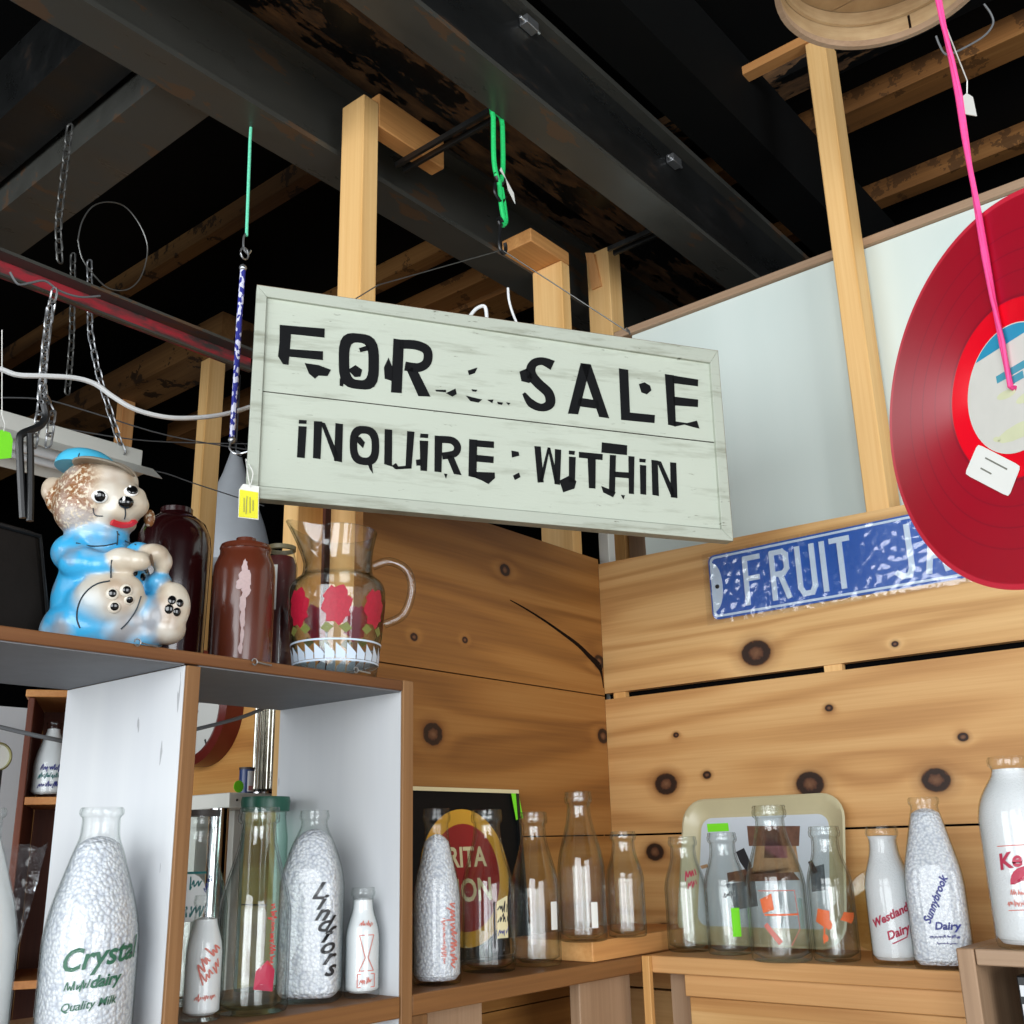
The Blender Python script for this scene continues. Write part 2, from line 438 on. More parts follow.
# left wall
m = MB()
def lboard(z0, z1, z1b=None):
    z1b = z1 if z1b is None else z1b
    m.hexa([(.0005,-T,z0),(.71,-T,z0),(.71,0,z0),(.0005,0,z0)], [(.0005,-T,z1),(.71,-T,z1b),(.71,0,z1b),(.0005,0,z1)])
lboard(1.953, 2.258, 2.265); lboard(1.665, 1.9505); lboard(1.376, 1.6625); lboard(1.088, 1.374); lboard(.80,1.086); lboard(.51,.798); lboard(0,.508)
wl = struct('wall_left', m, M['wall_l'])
obj('gap_backing', MB().box((.0005,-.0215,0), (.705,-.0205,2.2)), M['unlit_black'], wl)
# the split running down to the corner knot
cp = [(510,600),(526,609),(545,621),(562,633),(578,645),(590,657),(599,666),(602,676),(603.5,688)]; cw = [.0009,.0018,.0024,.0032,.0045,.006,.008,.0028,.001]
pp = curve([at(x,y,1,.0003) for x,y in cp], 4); k = MB()
for i in range(len(pp)-1):
    a, b = pp[i], pp[i+1]; wa, wb = (lerp(cw[min(int(j/4),8)], cw[min(int(j/4)+1,8)], (j%4)/4) for j in (i, i+1))
    nrm = V((-(b-a).z, 0, (b-a).x)).normalized()
    k.prism([a-nrm*wa, b-nrm*wb, b+nrm*wb, a+nrm*wa], (0,.0004,0))
obj('wood_crack', k, M['crack'], wl)
# white board above the right wall and its top batten
struct('wall_upper', MB().box((-.115,.065,1.9), (-.10,2.4,2.832)), M['panel'])
struct('trim_1', MB().box((-.118,.02,2.833), (-.088,2.4,2.852)), M['dusty_y'], bevel=.002)
# continuation of the right wall past the left wall
m = MB(); 
for z0, z1 in ((1.80,2.085),(1.512,1.797),(1.222,1.508),(.93,1.218),(.0,.927)): m.box((-.02,-3.2,z0), (0,-.032,z1))
struct('wall_far', m, M['wall_far'])

# ---------------------------------------------------------------- posts and blocks
def post(name, label, lo, hi, mat, group='bare pine studs', extra=None, cat='post'):
    c = ((lo[0]+hi[0])/2, (lo[1]+hi[1])/2, min(lo[2], hi[2]))
    return tag(obj(name, MB().box(lo, hi), mat, base=c, bevel=.0025), label, cat, group)
ZP = at(815,39,0,-.022).z
post('wooden_post', 'tall pale stud standing against the white board near the red record', (-.088, .611, 0), (-.022, .656, ZP-.001), M['stud_z'])
def headed(label, px0, px1, y, z1, blk, bx, mat, blabel=None, z0=0.0, dy=.066):
    """a stud with a short block nailed to its head"""
    t = thing('wooden_post', label, 'post', ((px0+px1)/2, y-dy/2, z0), 'bare pine studs')
    obj('stud', MB().box((px0,y-dy,z0), (px1,y,z1)), mat, t, bevel=.0025)
    obj('head_block', MB().box(*blk), bx, t, bevel=.0025)
    return t
# left stud, block running towards the corner
headed('tall pine stud rising behind the for-sale sign, block at its head', .668, .709, -.022, 3.098, ((.475,-.060,3.045),(.6675,-.022,3.125)), M['stud_x'], M['stud_z'])
# middle stud, block running towards the left
headed('pine stud behind the for-sale sign with wide block jutting left from its top', .028, .062, .0-.022, 3.005, ((.027,-.112,3.006),(.178,-.022,3.042)), M['stud_x'], M['stud_z'], dy=.09)
p3 = thing('wooden_post', 'notched pine stud behind the for-sale sign, next to the white board', 'post', (-.13,-.055,0), 'bare pine studs')
obj('stud', MB().box((-.205,-.092,0), (-.148,-.022,3.14)), M['stud_z'], p3, bevel=.0025)
obj('splinter', MB().hexa([(-.147,-.075,3.03),(-.142,-.075,3.03),(-.142,-.045,3.03),(-.147,-.045,3.03)], [(-.147,-.085,3.145),(-.135,-.085,3.14),(-.135,-.06,3.13),(-.147,-.06,3.13)]), M['stud_z2'], p3)
post('wooden_post', 'short reddish stud seen between the for-sale sign and steel beam', (-.60,-1.08,0), (-.50,-1.0,3.379), M['stud_z2'])
post('wooden_post', 'stud beside the pitcher, end of the boarded wall under the for-sale sign', (at(323,530,1,-.09).x,-.13,0), (at(297,530,1,-.09).x,-.09,2.36), M['stud_z'])
a = at(204,380,1,-1.5)
post('wooden_post', 'pine stud standing behind the shelf between bear and brown crock', (-.035,-1.585,0), (.03,-1.535,3.2545), M['stud_z'])
post('wooden_post', 'far pine stud behind the hanging tube light', (-.01,-2.10,0), (.04,-2.055,3.2545), M['stud_z2'])
tag(obj('white_upright', MB().box((-.075,-.03,0), (-.048,-.002,2.6)), M['white_metal'], base=(-.06,-.016,0), bevel=.002), 'narrow white upright peeping over the boards in the corner below the sign', 'post')
post('wooden_post', 'dark brown board standing in the corner behind the pine boards', (-.20,-.02,0), (-.16,.06,2.7), M['dusty_z'])
post('wooden_post', 'greyed board standing behind the top of the boards at the corner', (-.20,.065,0), (-.17,.16,2.7), M['dusty_z'])

tag(obj('dark_board', MB().box((-.02,-.37,0), (.50,-.35,2.36)), M['redbrown_z'], base=(.2,-.36,0)), 'dark brown board behind the left wall, glimpsed just under the for-sale sign', 'board')
# ---------------------------------------------------------------- roof steel and timbers
def beam(name, label, mb, mat, base, cat='beam', group='roof beams', **kw): return tag(obj(name, mb, mat, base=base, **kw), label, cat, group)
def ibeam(x0, x1, y0, y1, z0, z1, ft=.012):
    mb = MB(); ym = (y0+y1)/2
    mb.box((x0,y0,z0),(x1,y1,z0+ft)); mb.box((x0,ym-.006,z0+ft),(x1,ym+.006,z1-ft)); mb.box((x0,y0,z1-ft),(x1,y1,z1))
    return mb
beam('steel_beam', 'narrow dark steel beam running behind the pine stud heads', ibeam(-2.5, 4.5, -.20, -.11, 3.0, 3.20), M['steel'], (1,-.155,3.0))
t = thing('steel_beam', 'deep dark steel beam the green bungee cord hangs from', 'beam', (1,.26,3.0), 'roof beams')
obj('bottom_flange', MB().box((-2.5,.215,3.0), (4.5,.30,3.012)), M['steel'], t)
obj('web', MB().box((-2.5,.285,3.0125), (4.5,.30,3.165)), M['steel_dark'], t)
obj('top_flange', MB().box((-2.5,.215,3.1655), (4.5,.325,3.18)), M['steel'], t)
for px, py in ((527,27),(672,163)):
    a = at(px, py, 1, .305); k = MB(); k.box((a.x-.018,.301,a.z-.008), (a.x+.018,.320,a.z+.012)); k.tube([(a.x-.03,.312,a.z), (a.x+.03,.312,a.z)], .004, 6)
    obj('clip', k, M['zinc'], t, bevel=.001)
beam('roof_beam', 'plain black beam above and right of the deep steel beam', MB().box((-2.5,.345,3.18), (4.5,.46,3.40)), M['deck'], (1,.40,3.18))
beam('roof_timber', 'flaking brown and black timber just left of the deep steel beam', MB().box((-2.5,-.045,3.20), (4.5,.11,3.42)), M['flaky_x'], (1,.03,3.2))
beam('roof_timber', 'black flaking timber over the heads of the pine studs', MB().box((-2.5,-.32,3.24), (4.5,-.075,3.44)), M['flaky_x'], (1,-.2,3.24))
beam('steel_beam', 'wide grey steel beam at upper left above the red bar', MB().box((.93,-3.6,3.02), (1.045,-.205,3.25)), M['steel'], (.98,-2,3.02))
beam('roof_timber', 'black timber beside the wide grey steel beam at upper left', MB().box((1.06,-3.6,3.08), (1.16,-.215,3.25)), M['steel_dark'], (1.1,-2,3.08))
for lab, (x0,x1,z0,y0,y1,mt) in {'old brown rafter passing behind the green and blue bungee': (.30,.345,3.40,-4.5,-.46,'rafter'),
    'old brown rafter carried by the two far studs at left': (-.235,-.18,3.40,-5,-.46,'rafter_light'),
    'brown rafter crossing behind the heads of the pine studs': (-.62,-.48,3.38,-2.6,-.33,'rafter_light'),
    'brown rafter crossing high behind the tall pale stud': (-.48,-.40,3.40,-1.2,3,'rafter_light'),
    'far brown rafter just above the white board at right': (-.88,-.83,3.40,-1.2,3,'rafter_light'),
    'black weathered rafter between the wooden basket and the deep steel beam': (-.25,-.17,3.40,-.3,3,'flaky_y')}.items():
    beam('rafter', lab, MB().box((x0,y0,z0), (x1,y1,3.4615)), M[mt], ((x0+x1)/2,(y0+y1)/2,z0), 'rafter', 'roof rafters')
beam('rafter', 'old rafter low behind the pine stud at left, nearest the bear', MB().box((-.075,-4.5,3.255), (.08,-1.40,3.36)), M['rafter'], (0,-2.5,3.225), 'rafter', 'roof rafters')
beam('top_plate', 'short pale plate lying on the head of the tall stud', MB().box((-.050,at(701,96,0,-.018).y,ZP), (-.018,.664,ZP+.022)), M['plate_y'], (-.02,.53,ZP), 'plate')
for lab, px in (('thin black steel spacer beside the block of the tallest stud', (490,120,400,172)), ('short black steel spacer right of the notched stud', (655,236,614,257))):
    a = at(px[0],px[1],2,3.02); b = at(px[2],px[3],2,3.02); k = MB()
    for dx in (-.012, .012): k.bar((a.x+dx, .214, 3.03), (a.x+dx, b.y, 3.03), .007, .012)
    tag(obj('steel_spacer', k, M['steel_dark'], base=(a.x,.0,3.02)), lab, 'spacer', 'steel spacers')  # pair of spacer bars running back from the beam flange

# ---------------------------------------------------------------- light
W = bpy.data.worlds.new('daylight'); SC.world = W; W.use_nodes = True
bg = W.node_tree.nodes['Background']; bg.inputs[0].default_value = (.80,.90,1.0,1); bg.inputs[1].default_value = .42
def area(name, loc, target, sx, sy, power, col):
    d = bpy.data.lights.new(name, 'AREA'); d.shape = 'RECTANGLE'; d.size = sx; d.size_y = sy; d.energy = power; d.color = col
    o = bpy.data.objects.new(name, d); COL.objects.link(o); o.location = V(loc)
    o.rotation_euler = (V(target)-V(loc)).to_track_quat('-Z', 'Y').to_euler(); return o
area('window_daylight', (4.6,1.9,2.1), (.3,.3,2.0), 2.6, 2.4, 84, (.95,.98,1.0))
area('record_streak_lamp', (4.5,-.7,2.15), (.6,.6,2.0), 1.6, 1.8, 34, (.95,.98,1.0))  # added lamp that gives the record its streak; no window stands here
area('doorway_daylight', (2.2,4.8,1.9), (.5,.2,1.8), 2.2, 2.4, 60, (.96,.98,1.0))
SC.view_settings.view_transform = 'Standard'; SC.view_settings.look = 'None'; SC.view_settings.gamma = 1; SC.view_settings.use_curve_mapping = False
SC.view_settings.exposure = .75
SC.cycles.max_bounces = 10; SC.cycles.transparent_max_bounces = 24; SC.cycles.diffuse_bounces = 4; SC.cycles.glossy_bounces = 4; SC.cycles.transmission_bounces = 10
SC.cycles.caustics_reflective = False; SC.cycles.caustics_refractive = False
# ---------------------------------------------------------------- shelving
UL = 1.80
t = thing('shelf_unit', 'open shelf unit at left with white painted dividers and bear on top', 'shelf', (1.3,.07,0))
tb = obj('top_board', MB().box((.8215,-.065,1.866), (UL,YS,1.881)), M['shelf_dark'], t, bevel=.0015)
obj('shaded_underside', MB().box((1.182,-.064,1.8645), (UL,YS-.004,1.866)).box((.8215,-.064,1.8645), (1.1615,YS-.004,1.866)), M['under'], tb)  # thin sheet with the under-shelf shade put into its colour
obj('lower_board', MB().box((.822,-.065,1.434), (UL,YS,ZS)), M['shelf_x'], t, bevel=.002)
for x0, x1, z1 in ((.8005,.821,1.881), (1.162,1.1805,1.8638)):
    d = obj('divider', MB().box((x0,-.065,0), (x1,YS-.0045,z1)), M['divider'], t)
    obj('front_edge', MB().box((x0,YS-.0042,0), (x1,YS+.001,z1)), M['shelf_z'], d, bevel=.001)
# nail and bent hook on the front edge of the top board
for px, py in ((262,664),(362,672),(147,645)):
    a = at(px,py,1,YS+.001); k = MB()
    k.tube([a+V((-.012,0.004,-.001)), a+V((0,.003,0)), a+V((.010,.003,.001))], .0011, 6)
    k.tube([a+V((.010,.003,.001)) + V((.004*math.cos(i*.7),.0,.004*math.sin(i*.7))) + V((-.004,0,0))*-1 for i in range(9)], .0009, 5)
    obj('nail', k, M['zinc'], t)
# run along the left wall
t = thing('corner_shelf', 'pine shelf run along the boarded wall holding clear bottles', 'shelf', (.5,.1,0))
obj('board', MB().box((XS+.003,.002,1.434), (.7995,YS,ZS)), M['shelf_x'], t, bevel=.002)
obj('upright', MB().box((.765,.03,0), (.799,YS-.004,1.4335)), M['shelf_z'], t, bevel=.002)
obj('brace_board', MB().box((.236,.165,0), (.385,.186,1.4335)), M['dusty_z'], t, bevel=.002)
obj('brace_board', MB().box((.585,.13,0), (.76,.150,1.4335)), M['dusty_z'], t, bevel=.002)
tag(obj('plank', MB().box((.004,.02,ZS+.0005), (.372,.207,ZS+.033)), M['stud_x'], base=(.2,.1,ZS), bevel=.002), 'short loose plank lying on the corner shelf under two clear bottles', 'plank')
# run along the right wall
t = thing('corner_shelf', 'pine shelf run along the right wall holding the tray', 'shelf', (.1,.5,0))
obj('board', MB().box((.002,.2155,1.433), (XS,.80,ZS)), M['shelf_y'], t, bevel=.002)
obj('end_post', MB().box((XS+.0005,.2150,0), (XS+.012,.2300,ZS)), M['stud_z'], t, bevel=.0015)
obj('apron', MB().box((.195,.285,1.398), (.218,.80,1.4328)), M['shelf_y'], t, bevel=.0015)
obj('lower_panel', MB().box((.190,.285,.6), (.205,.80,1.396)), M['wall_r'], t, bevel=.0015)
obj('side_board', MB().box((.16,.2325,0), (.178,.284,1.4328)), M['dusty_z'], t)
# greyed crate shelf at the right edge
CZ = 1.508
t = thing('crate_shelf', 'greyed wooden crate shelf at the right end under the tall red-labelled bottle', 'shelf', (.32,1.0,0))
obj('top_board', MB().box((.10,.831,CZ-.020), (.40,1.35,CZ)), M['dusty_y'], t, bevel=.002)
obj('side_board', MB().box((.10,.808,0), (.402,.830,CZ)), M['dusty_z'], t, bevel=.002)
obj('lower_board', MB().box((.10,.831,1.36), (.395,1.35,1.376)), M['dusty_y'], t, bevel=.002)
obj('back_board', MB().box((.085,.808,0), (.099,1.35,CZ)), M['unlit_black'], t)
for i in range(3):
    bx = tag(obj('box', MB().box((.26,.868+i*.034,1.3765), (.37,.898+i*.034,1.475-.004*i)), M['blackmetal'], base=(.31,.885+i*.034,1.3765), bevel=.002), ['boxed cassette standing in the crate shelf, left end of the row','boxed cassette standing in the crate shelf, second of the row','boxed cassette standing in the crate shelf, third of the row'][i], 'box', 'boxed cassettes')
    k = MB()
    for q in range(4): k.box((.3702,.871+i*.034,1.385+.022*q), (.3710,.895+i*.034,1.398+.022*q))
    obj('label_stripe', k, M['divider'], bx)
# ---------------------------------------------------------------- the for-sale sign
SO = V((1.011,.076,2.500)); SU = V((-.831,.555,-.027)).normalized(); SN = V((.556,.831,-.020)).normalized(); SN = (SN - SU*SN.dot(SU)).normalized(); SV = SN.cross(SU) # SV: up in the sign
if SV.z > 0: SV = -SV
def onsign(px, py, off=0.0):
    r = RX*((px-512)/FPX) + DN*((py-512)/FPX) + FW; p0 = SO + SN*off
    return CAM + r*((p0-CAM).dot(SN)/r.dot(SN))
sg = thing('hanging_sign', 'long weathered white board sign reading for sale inquire within, hanging across the corner', 'sign', SO + SU*.4 + SV*.35)
O4 = [(257,284.5),(718,350.5),(733.5,541),(245.5,497)]; I4 = [(267,296.5),(710.5,362.5),(722,529),(258.5,485.5)]
S1, S2 = (252.5,389.5), (724,443.5)      # the seam between the two boards
def sl(a, b, t): return (lerp(a[0],b[0],t), lerp(a[1],b[1],t))
for q in ([I4[0],I4[1],(716.5,442.2),(263,390.8)], [(263,391.9),(716.5,443.4),I4[2],I4[3]]):
    obj('board', MB().prism([onsign(*p, -.006) for p in q], -SN*.014), M['sign'], sg)
obj('seam', MB().prism([onsign(*p, -.008) for p in ((263,389),(716.5,441),(716.5,445),(263,393))], -SN*.010), M['seam'], sg)
for i in range(4):
    j = (i+1) % 4
    fo = MB().prism([onsign(*p, 0.0) for p in (O4[i],O4[j],I4[j],I4[i])], -SN*.024)
    obj('frame_rail', fo, M['sign_frame'], sg, bevel=.0012)
obj('back_edge', MB().prism([onsign(*p, -.0245) for p in O4], -SN*.004), M['sign_edge'], sg)
# lettering, traced as flat painted shapes
A = lambda *c: [(256+c[i]/4, 256+c[i+1]/4) for i in range(0, len(c), 2)]
B = lambda *c: [(512+c[i]/4, 256+c[i+1]/4) for i in range(0, len(c), 2)]
def ring(fr, x0, x1, y0, y1, tx, ty, sk=0., e=2.6, a0=0., a1=2*PI, n=30):
    """a stroke of the round letters: quads between outer and inner superellipse"""
    cx, cy = (x0+x1)/2, (y0+y1)/2; out = []
    def pt(a, rx, ry):
        c, s = math.cos(a), math.sin(a); q = (abs(c)**e + abs(s)**e)**(-1/e)
        return (cx + rx*q*c, cy + ry*q*s + sk*rx*q*c)
    for i in range(n):
        u, w = a0+(a1-a0)*i/n, a0+(a1-a0)*(i+1)/n
        p = [pt(u,(x1-x0)/2,(y1-y0)/2), pt(w,(x1-x0)/2,(y1-y0)/2), pt(w,(x1-x0)/2-tx,(y1-y0)/2-ty), pt(u,(x1-x0)/2-tx,(y1-y0)/2-ty)]
        out.append(fr(*[v for q in p for v in q]))
    return out
def stroke(fr, pts, w):
    """a brush stroke with varying width, as quads"""
    P = [V((p[0],p[1],0)) for p in pts]; P = curve(P, 5); n = len(P); out = []
    ws = w if isinstance(w, (list,tuple)) else [w]*len(pts)
    def wid(i):
        t = i/(n-1)*(len(ws)-1); k = min(int(t), len(ws)-2); return lerp(ws[k], ws[k+1], t-k)
    L = []
    for i in range(n):
        d = (P[min(i+1,n-1)]-P[max(i-1,0)]).normalized(); nn = V((-d.y,d.x,0))*wid(i)/2; L.append((P[i]+nn, P[i]-nn))
    for i in range(n-1):
        a, b = L[i], L[i+1]; out.append(fr(a[0].x,a[0].y,b[0].x,b[0].y,b[1].x,b[1].y,a[1].x,a[1].y))
    return out
GL = [('F', [A(95,275,275,290,274,326,140,312,136,372,268,381,268,416,133,402,130,435,108,432,88,400,94,345)]),
 ('blob', [A(195,428,250,436,300,455,286,480,250,478,236,490,212,470)]),
 ('O', ring(A,331,492,310,532,42,36,.10,3.4)), ('blob', [A(368,455,398,436,425,455,418,482,395,484)]), ('blob', [A(412,368,455,355,452,377,418,384)]), ('blob', [A(335,488,352,500,348,522,335,518)]),
 ('R', [A(550,330,592,336,583,548,540,545)] + stroke(A, [(575,352),(640,356),(684,378),(684,424),(650,446),(596,440)], 36) + [A(596,440,642,450,698,562,650,560)]), ('blob', [A(512,445,530,406,548,450,545,500,515,490)]),
 ('speck', [A(718,535,760,535,760,545,720,541)]), ('speck', [A(760,548,798,530,803,552,786,562)]), ('speck', [A(848,458,886,446,876,468,852,476)]), ('speck', [A(840,558,870,566,905,574,890,586,858,580)]), ('speck', [A(862,533,886,535,880,543,866,541)]), ('speck', [A(925,575,950,574,945,588)]), ('speck', [A(965,583,988,586,984,595,968,592)]), ('speck', [A(1000,585,1018,588,1010,596)]),
 ('S', stroke(B, [(163,437),(120,420),(84,432),(76,470),(104,508),(146,548),(152,590),(118,606),(76,588),(47,548)], [40,30,34,40,38,38,40,30,32,12])), ('blob', [B(30,462,58,450,86,480,70,508,38,500)]),
 ('A', [B(275,428,315,433,306,470,265,633,224,630), B(275,428,315,433,389,649,349,643), B(268,566,345,578,350,612,262,600)]),
 ('L', [B(428,449,465,455,472,626,572,636,570,668,437,655)]), ('blob', [B(508,512,530,505,552,518,558,537,540,553,518,545)]),
 ('E', [B(612,472,648,477,656,682,625,674), B(640,477,745,494,744,521,644,508), B(645,562,745,574,744,604,648,597), B(645,660,700,668,740,658,750,690,725,684,690,674,650,682)]),
 ('I', [A(172,655,203,657,202,671,171,670), A(170,680,203,682,195,808,164,805)]), ('N', [A(232,660,265,662,258,812,228,808), A(318,668,348,672,344,825,312,818), A(258,664,276,668,340,822,316,820)]),
 ('Q', ring(A,375,493,680,836,30,30,.08,2.8) + [A(445,828,464,832,468,870,455,852)]), ('blob', [A(398,722,418,724,436,745,428,768,406,746)]),
 ('U', [A(515,692,545,695,544,842,513,832), A(605,700,634,703,622,850,598,850), A(530,830,560,842,612,838,620,850,560,853)]), ('blob', [A(545,838,560,828,572,846,556,852)]),
 ('I', [A(658,710,690,712,688,728,656,726), A(655,738,689,740,684,860,658,858)]), ('blob', [A(640,815,662,812,662,838,642,838)]),
 ('R', [A(715,718,746,720,742,865,714,862)] + stroke(A, [(738,733),(785,738),(806,762),(795,790),(745,800)], 28) + [A(760,795,790,800,822,876,792,872)]), ('blob', [A(752,870,766,872,760,890)]),
 ('E', [A(853,732,885,735,882,888,850,880), A(880,736,952,742,952,768,880,762), A(880,795,951,802,950,828,880,822), A(850,862,955,866,956,888,930,912,905,898,870,884)]),
 ('colon', [B(-2,778,26,783,30,798,0,806), B(4,878,28,866,34,884,12,896)]),
 ('W', [B(90,760,115,762,127,905,103,906), B(110,900,124,902,152,768,143,765), B(143,765,153,767,190,915,172,910), B(172,772,197,775,192,915,170,912)]),
 ('I', [B(228,778,252,780,250,795,228,793), B(228,802,255,804,252,905,228,905)]), ('blob', [B(190,898,226,880,258,900,250,930,205,945)]),
 ('T', [B(268,783,363,792,362,816,268,806), B(303,805,335,808,334,930,308,928)]), ('blob', [B(360,745,461,757,460,796,358,786)]),
 ('H', [B(392,795,416,797,412,950,388,945), B(466,800,490,802,488,952,468,950), B(410,862,470,866,470,889,410,884)]), ('blob', [B(358,920,395,935,415,945,405,965,365,945)]), ('speck', [B(436,955,452,957,446,973)]),
 ('I', [B(510,810,535,812,534,826,510,824), B(512,835,537,838,537,955,514,952)]),
 ('N', [B(558,815,583,818,588,960,562,955), B(633,825,657,827,662,968,636,965), B(578,818,596,822,660,965,638,962)])]
for nm, polys in GL:
    lm = MB()
    for P in polys:
        lm.face([onsign(*p, -.0052) for p in P])
    gg = bmesh.ops.extrude_face_region(lm.bm, geom=lm.bm.faces[:])
    bmesh.ops.translate(lm.bm, vec=-SN*.0007, verts=[g for g in gg['geom'] if isinstance(g, bmesh.types.BMVert)])
    obj('paint_patch' if nm in ('blob','speck') else 'painted_colon' if nm == 'colon' else 'painted_letter', lm, M['sign_black'], sg)

# hanging wire, bungees, hooks
HK = at(502,248,1,.222)
hw = MB(); hw.tube([onsign(628,332,-.03), HK+V((0,0,-.004))], .0011, 6); hw.tube([HK+V((0,0,-.004)), onsign(378,300,-.03)+V((0,0,.028)), onsign(352,301,-.03)], .0011, 6)
hw.tube([onsign(628,332,-.03)+SN*.002+V((.006*math.cos(i),0,.005*math.sin(i*1.3))) for i in range(8)], .001, 5)
tag(obj('hanging_wire', hw, M['zinc_dark'], base=HK), 'thin wire strung along the top of the for-sale sign up to a black hook', 'wire')
M['bungee_green'] = plain('green_bungee', srgb(28,196,104), .6, scale=200, var=.35)
b = thing('bungee_cord', 'green bungee cord hooked from the deep steel beam above the for-sale sign', 'bungee cord', HK)
T0 = at(493,110,1,.2125); k = MB()
zt = T0.z; zb = at(500,214,1,.222).z; zm = at(500,180,1,.222).z
def lp(x0, x1, za, zb_, y): return [V((x0,y,za)), V((x0,y,zb_+.01)), V(((x0*.8+x1*.2),y,zb_)), V(((x0*.2+x1*.8),y,zb_)), V((x1,y,zb_+.01)), V((x1,y,za))]
xa, xb = at(494,130,1,.214).x, at(503,130,1,.214).x
k.tube(curve([V((xa,.213,2.99)), V((xa,.212,2.90)), V((xa-.004,.214,2.862)), V((xa-.012,.214,2.85))], 5), .0048, 8)
k.tube(curve([V((xb,.213,2.985)), V((xb,.212,2.90)), V((xb+.008,.214,2.862)), V((xa-.014,.214,2.852))], 5), .0048, 8)
k.tube(curve([V((xa,.213,2.99)), V((xa,.215,3.0)) + V((0,-.006,.012)), V(((xa+xb)/2,.20,3.02)), V((xb,.2085,3.01)), V((xb,.213,2.985))], 5), .0048, 8)
k.tube(curve([V((xa-.012,.214,2.852)), V((xa-.014,.216,2.80)), V((xa-.018,.219,2.762)), V((xa-.010,.220,2.753))], 5), .0046, 8)
k.tube(curve([V((xa-.018,.214,2.84)), V((xb+.004,.216,2.80)), V((xb+.005,.219,2.766)), V((xa-.008,.220,2.753))], 5), .0046, 8)
obj('elastic', k, M['bungee_green'], b, smooth=True)
k = MB(); kx = (xa+xb)/2
k.tube([V((kx,.214,2.862)) + V((.012*math.cos(t*.5),.0,.012*math.sin(t*.5)))*1 for t in range(13)], .004, 6); k.tube(curve([V((kx+.015,.216,2.84)), V((kx+.018,.216,2.82)), V((kx,.217,2.806)), V((kx-.014,.217,2.825))],5), .003, 6)
obj('knot_ring', k, M['blackmetal'], b, smooth=True)
k = MB(); hx = HK.x
k.tube(curve([V((hx+.002,.221,2.760)), V((hx+.004,.221,2.735)), V((hx+.008,.222,2.712)), V((hx+.004,.222,2.695)), V((hx-.006,.222,2.693)), V((hx-.011,.222,2.705)), V((hx-.009,.222,2.716))], 5), .0035, 8)
k.tube([V((hx+.002,.221,2.757)) + V((.006*math.cos(t*.55),0,.008*math.sin(t*.55))) for t in range(12)], .0028, 6)
obj('hook', k, M['blackmetal'], b, smooth=True)
tg = MB(); p = V((kx-.012,.219,2.862)); tg.prism([p, p+V((-.022,0,-.020)), p+V((-.026,0,-.042)), p+V((-.006,0,-.022))], (0,.001,0)); tg.prism([p, p+V((.014,0,.018)), p+V((.018,0,.010))], (0,.001,0))
tag(obj('paper_tag', tg, M['paper'], base=p), 'crumpled white paper tag tied into the green bungee cord', 'tag')

M['bungee_mint'] = plain('pale_green_cord', srgb(110,220,180), .6, scale=260, var=.3)
def checker_cord():
    n = NT('blue_white_cord'); o = n.obj(); c = n.new('ShaderNodeTexVoronoi', Vector=n.map(o, scale=(1,1,.55))); c.inputs['Scale'].default_value = 210
    f = n.math('GREATER_THAN', n.new('ShaderNodeSeparateColor', Color=c.outputs['Color']).outputs[0], .62)
    n.princ(Base_Color=n.mix(f, srgb(38,44,140), srgb(214,216,236)), Roughness=.7); return n.m
M['bungee_blue'] = checker_cord()
c0 = at(250,141,1,-.17); c1 = at(246.5,236,1,-.17); c2 = at(243,268,1,-.17); c3 = at(232,440,1,-.17)
b = thing('bungee_cord', 'long bungee at left of the for-sale sign, thin green above and blue-white below', 'bungee cord', c3)
obj('green_elastic', MB().tube([V((c0.x,-.17,3.004)), c0, lerp(c0,c1,.5), c1], .003, 8), M['bungee_mint'], b, smooth=True)
obj('blue_elastic', MB().tube([c2, lerp(c2,c3,.3)+V((.001,0,0)), lerp(c2,c3,.7), c3], .0052, 8), M['bungee_blue'], b, smooth=True)
k = MB(); k.tube(curve([c1+V((.0,0,.006)), c1+V((.006,0,-.006)), c1+V((.004,0,-.030)), c1+V((-.006,0,-.036)), c1+V((-.012,0,-.026))],5), .002, 6)
k.tube([lerp(c1,c2,.55)+V((.009*math.cos(t*.55),0,.012*math.sin(t*.55))) for t in range(12)], .0018, 6); k.ball(c2, .0075, 10, 8)
obj('upper_hook', k, M['zinc'], b, smooth=True); k = MB()
k.ball(c3, .007, 10, 8); k.tube(curve([c3, c3+V((.004,0,-.016)), c3+V((0,0.01,-.028)), c3+V((-.012,.02,-.026)), c3+V((-.022,.05,-.022))],5), .002, 6)
obj('lower_hook', k, M['zinc'], b, smooth=True)

# yellow price tag at the sign's left edge
p = [onsign(*q, .004) for q in ((243,484),(259,486.5),(258.5,520),(238,517.5),(239,489.5))]
t = thing('hanging_tag', 'yellow handwritten card tag hanging from the left end of the for-sale sign', 'tag', p[3])
obj('card', MB().prism(p, SN*.0008), M['paper'], t)
q = [onsign(*q, .0052) for q in ((239.8,489.5),(258.3,492.5),(257.8,518.8),(238.6,516.8))]
obj('yellow_face', MB().prism(q, SN*.0004), M['tag_yellow'], t)
k = MB()
for (x0,y0,x1,y1) in ((244,498,244,512),(247,496,246,514),(250,497,250,513),(253,500,253,511)): k.bar(onsign(x0,y0,.0062), onsign(x1,y1,.0062), .0007, .0007)
obj('handwriting', k, M['pencil'], t)
k = MB(); k.tube(curve([onsign(250,487,.006), onsign(248,475,.008), onsign(247,468,.0), onsign(246,460,-.02)],4), .0008, 5); k.tube(curve([onsign(250,487,.006), onsign(253,474,.008), onsign(250,466,.004), onsign(246,459,-.02)],4), .0008, 5)
obj('string', k, M['paper'], t)

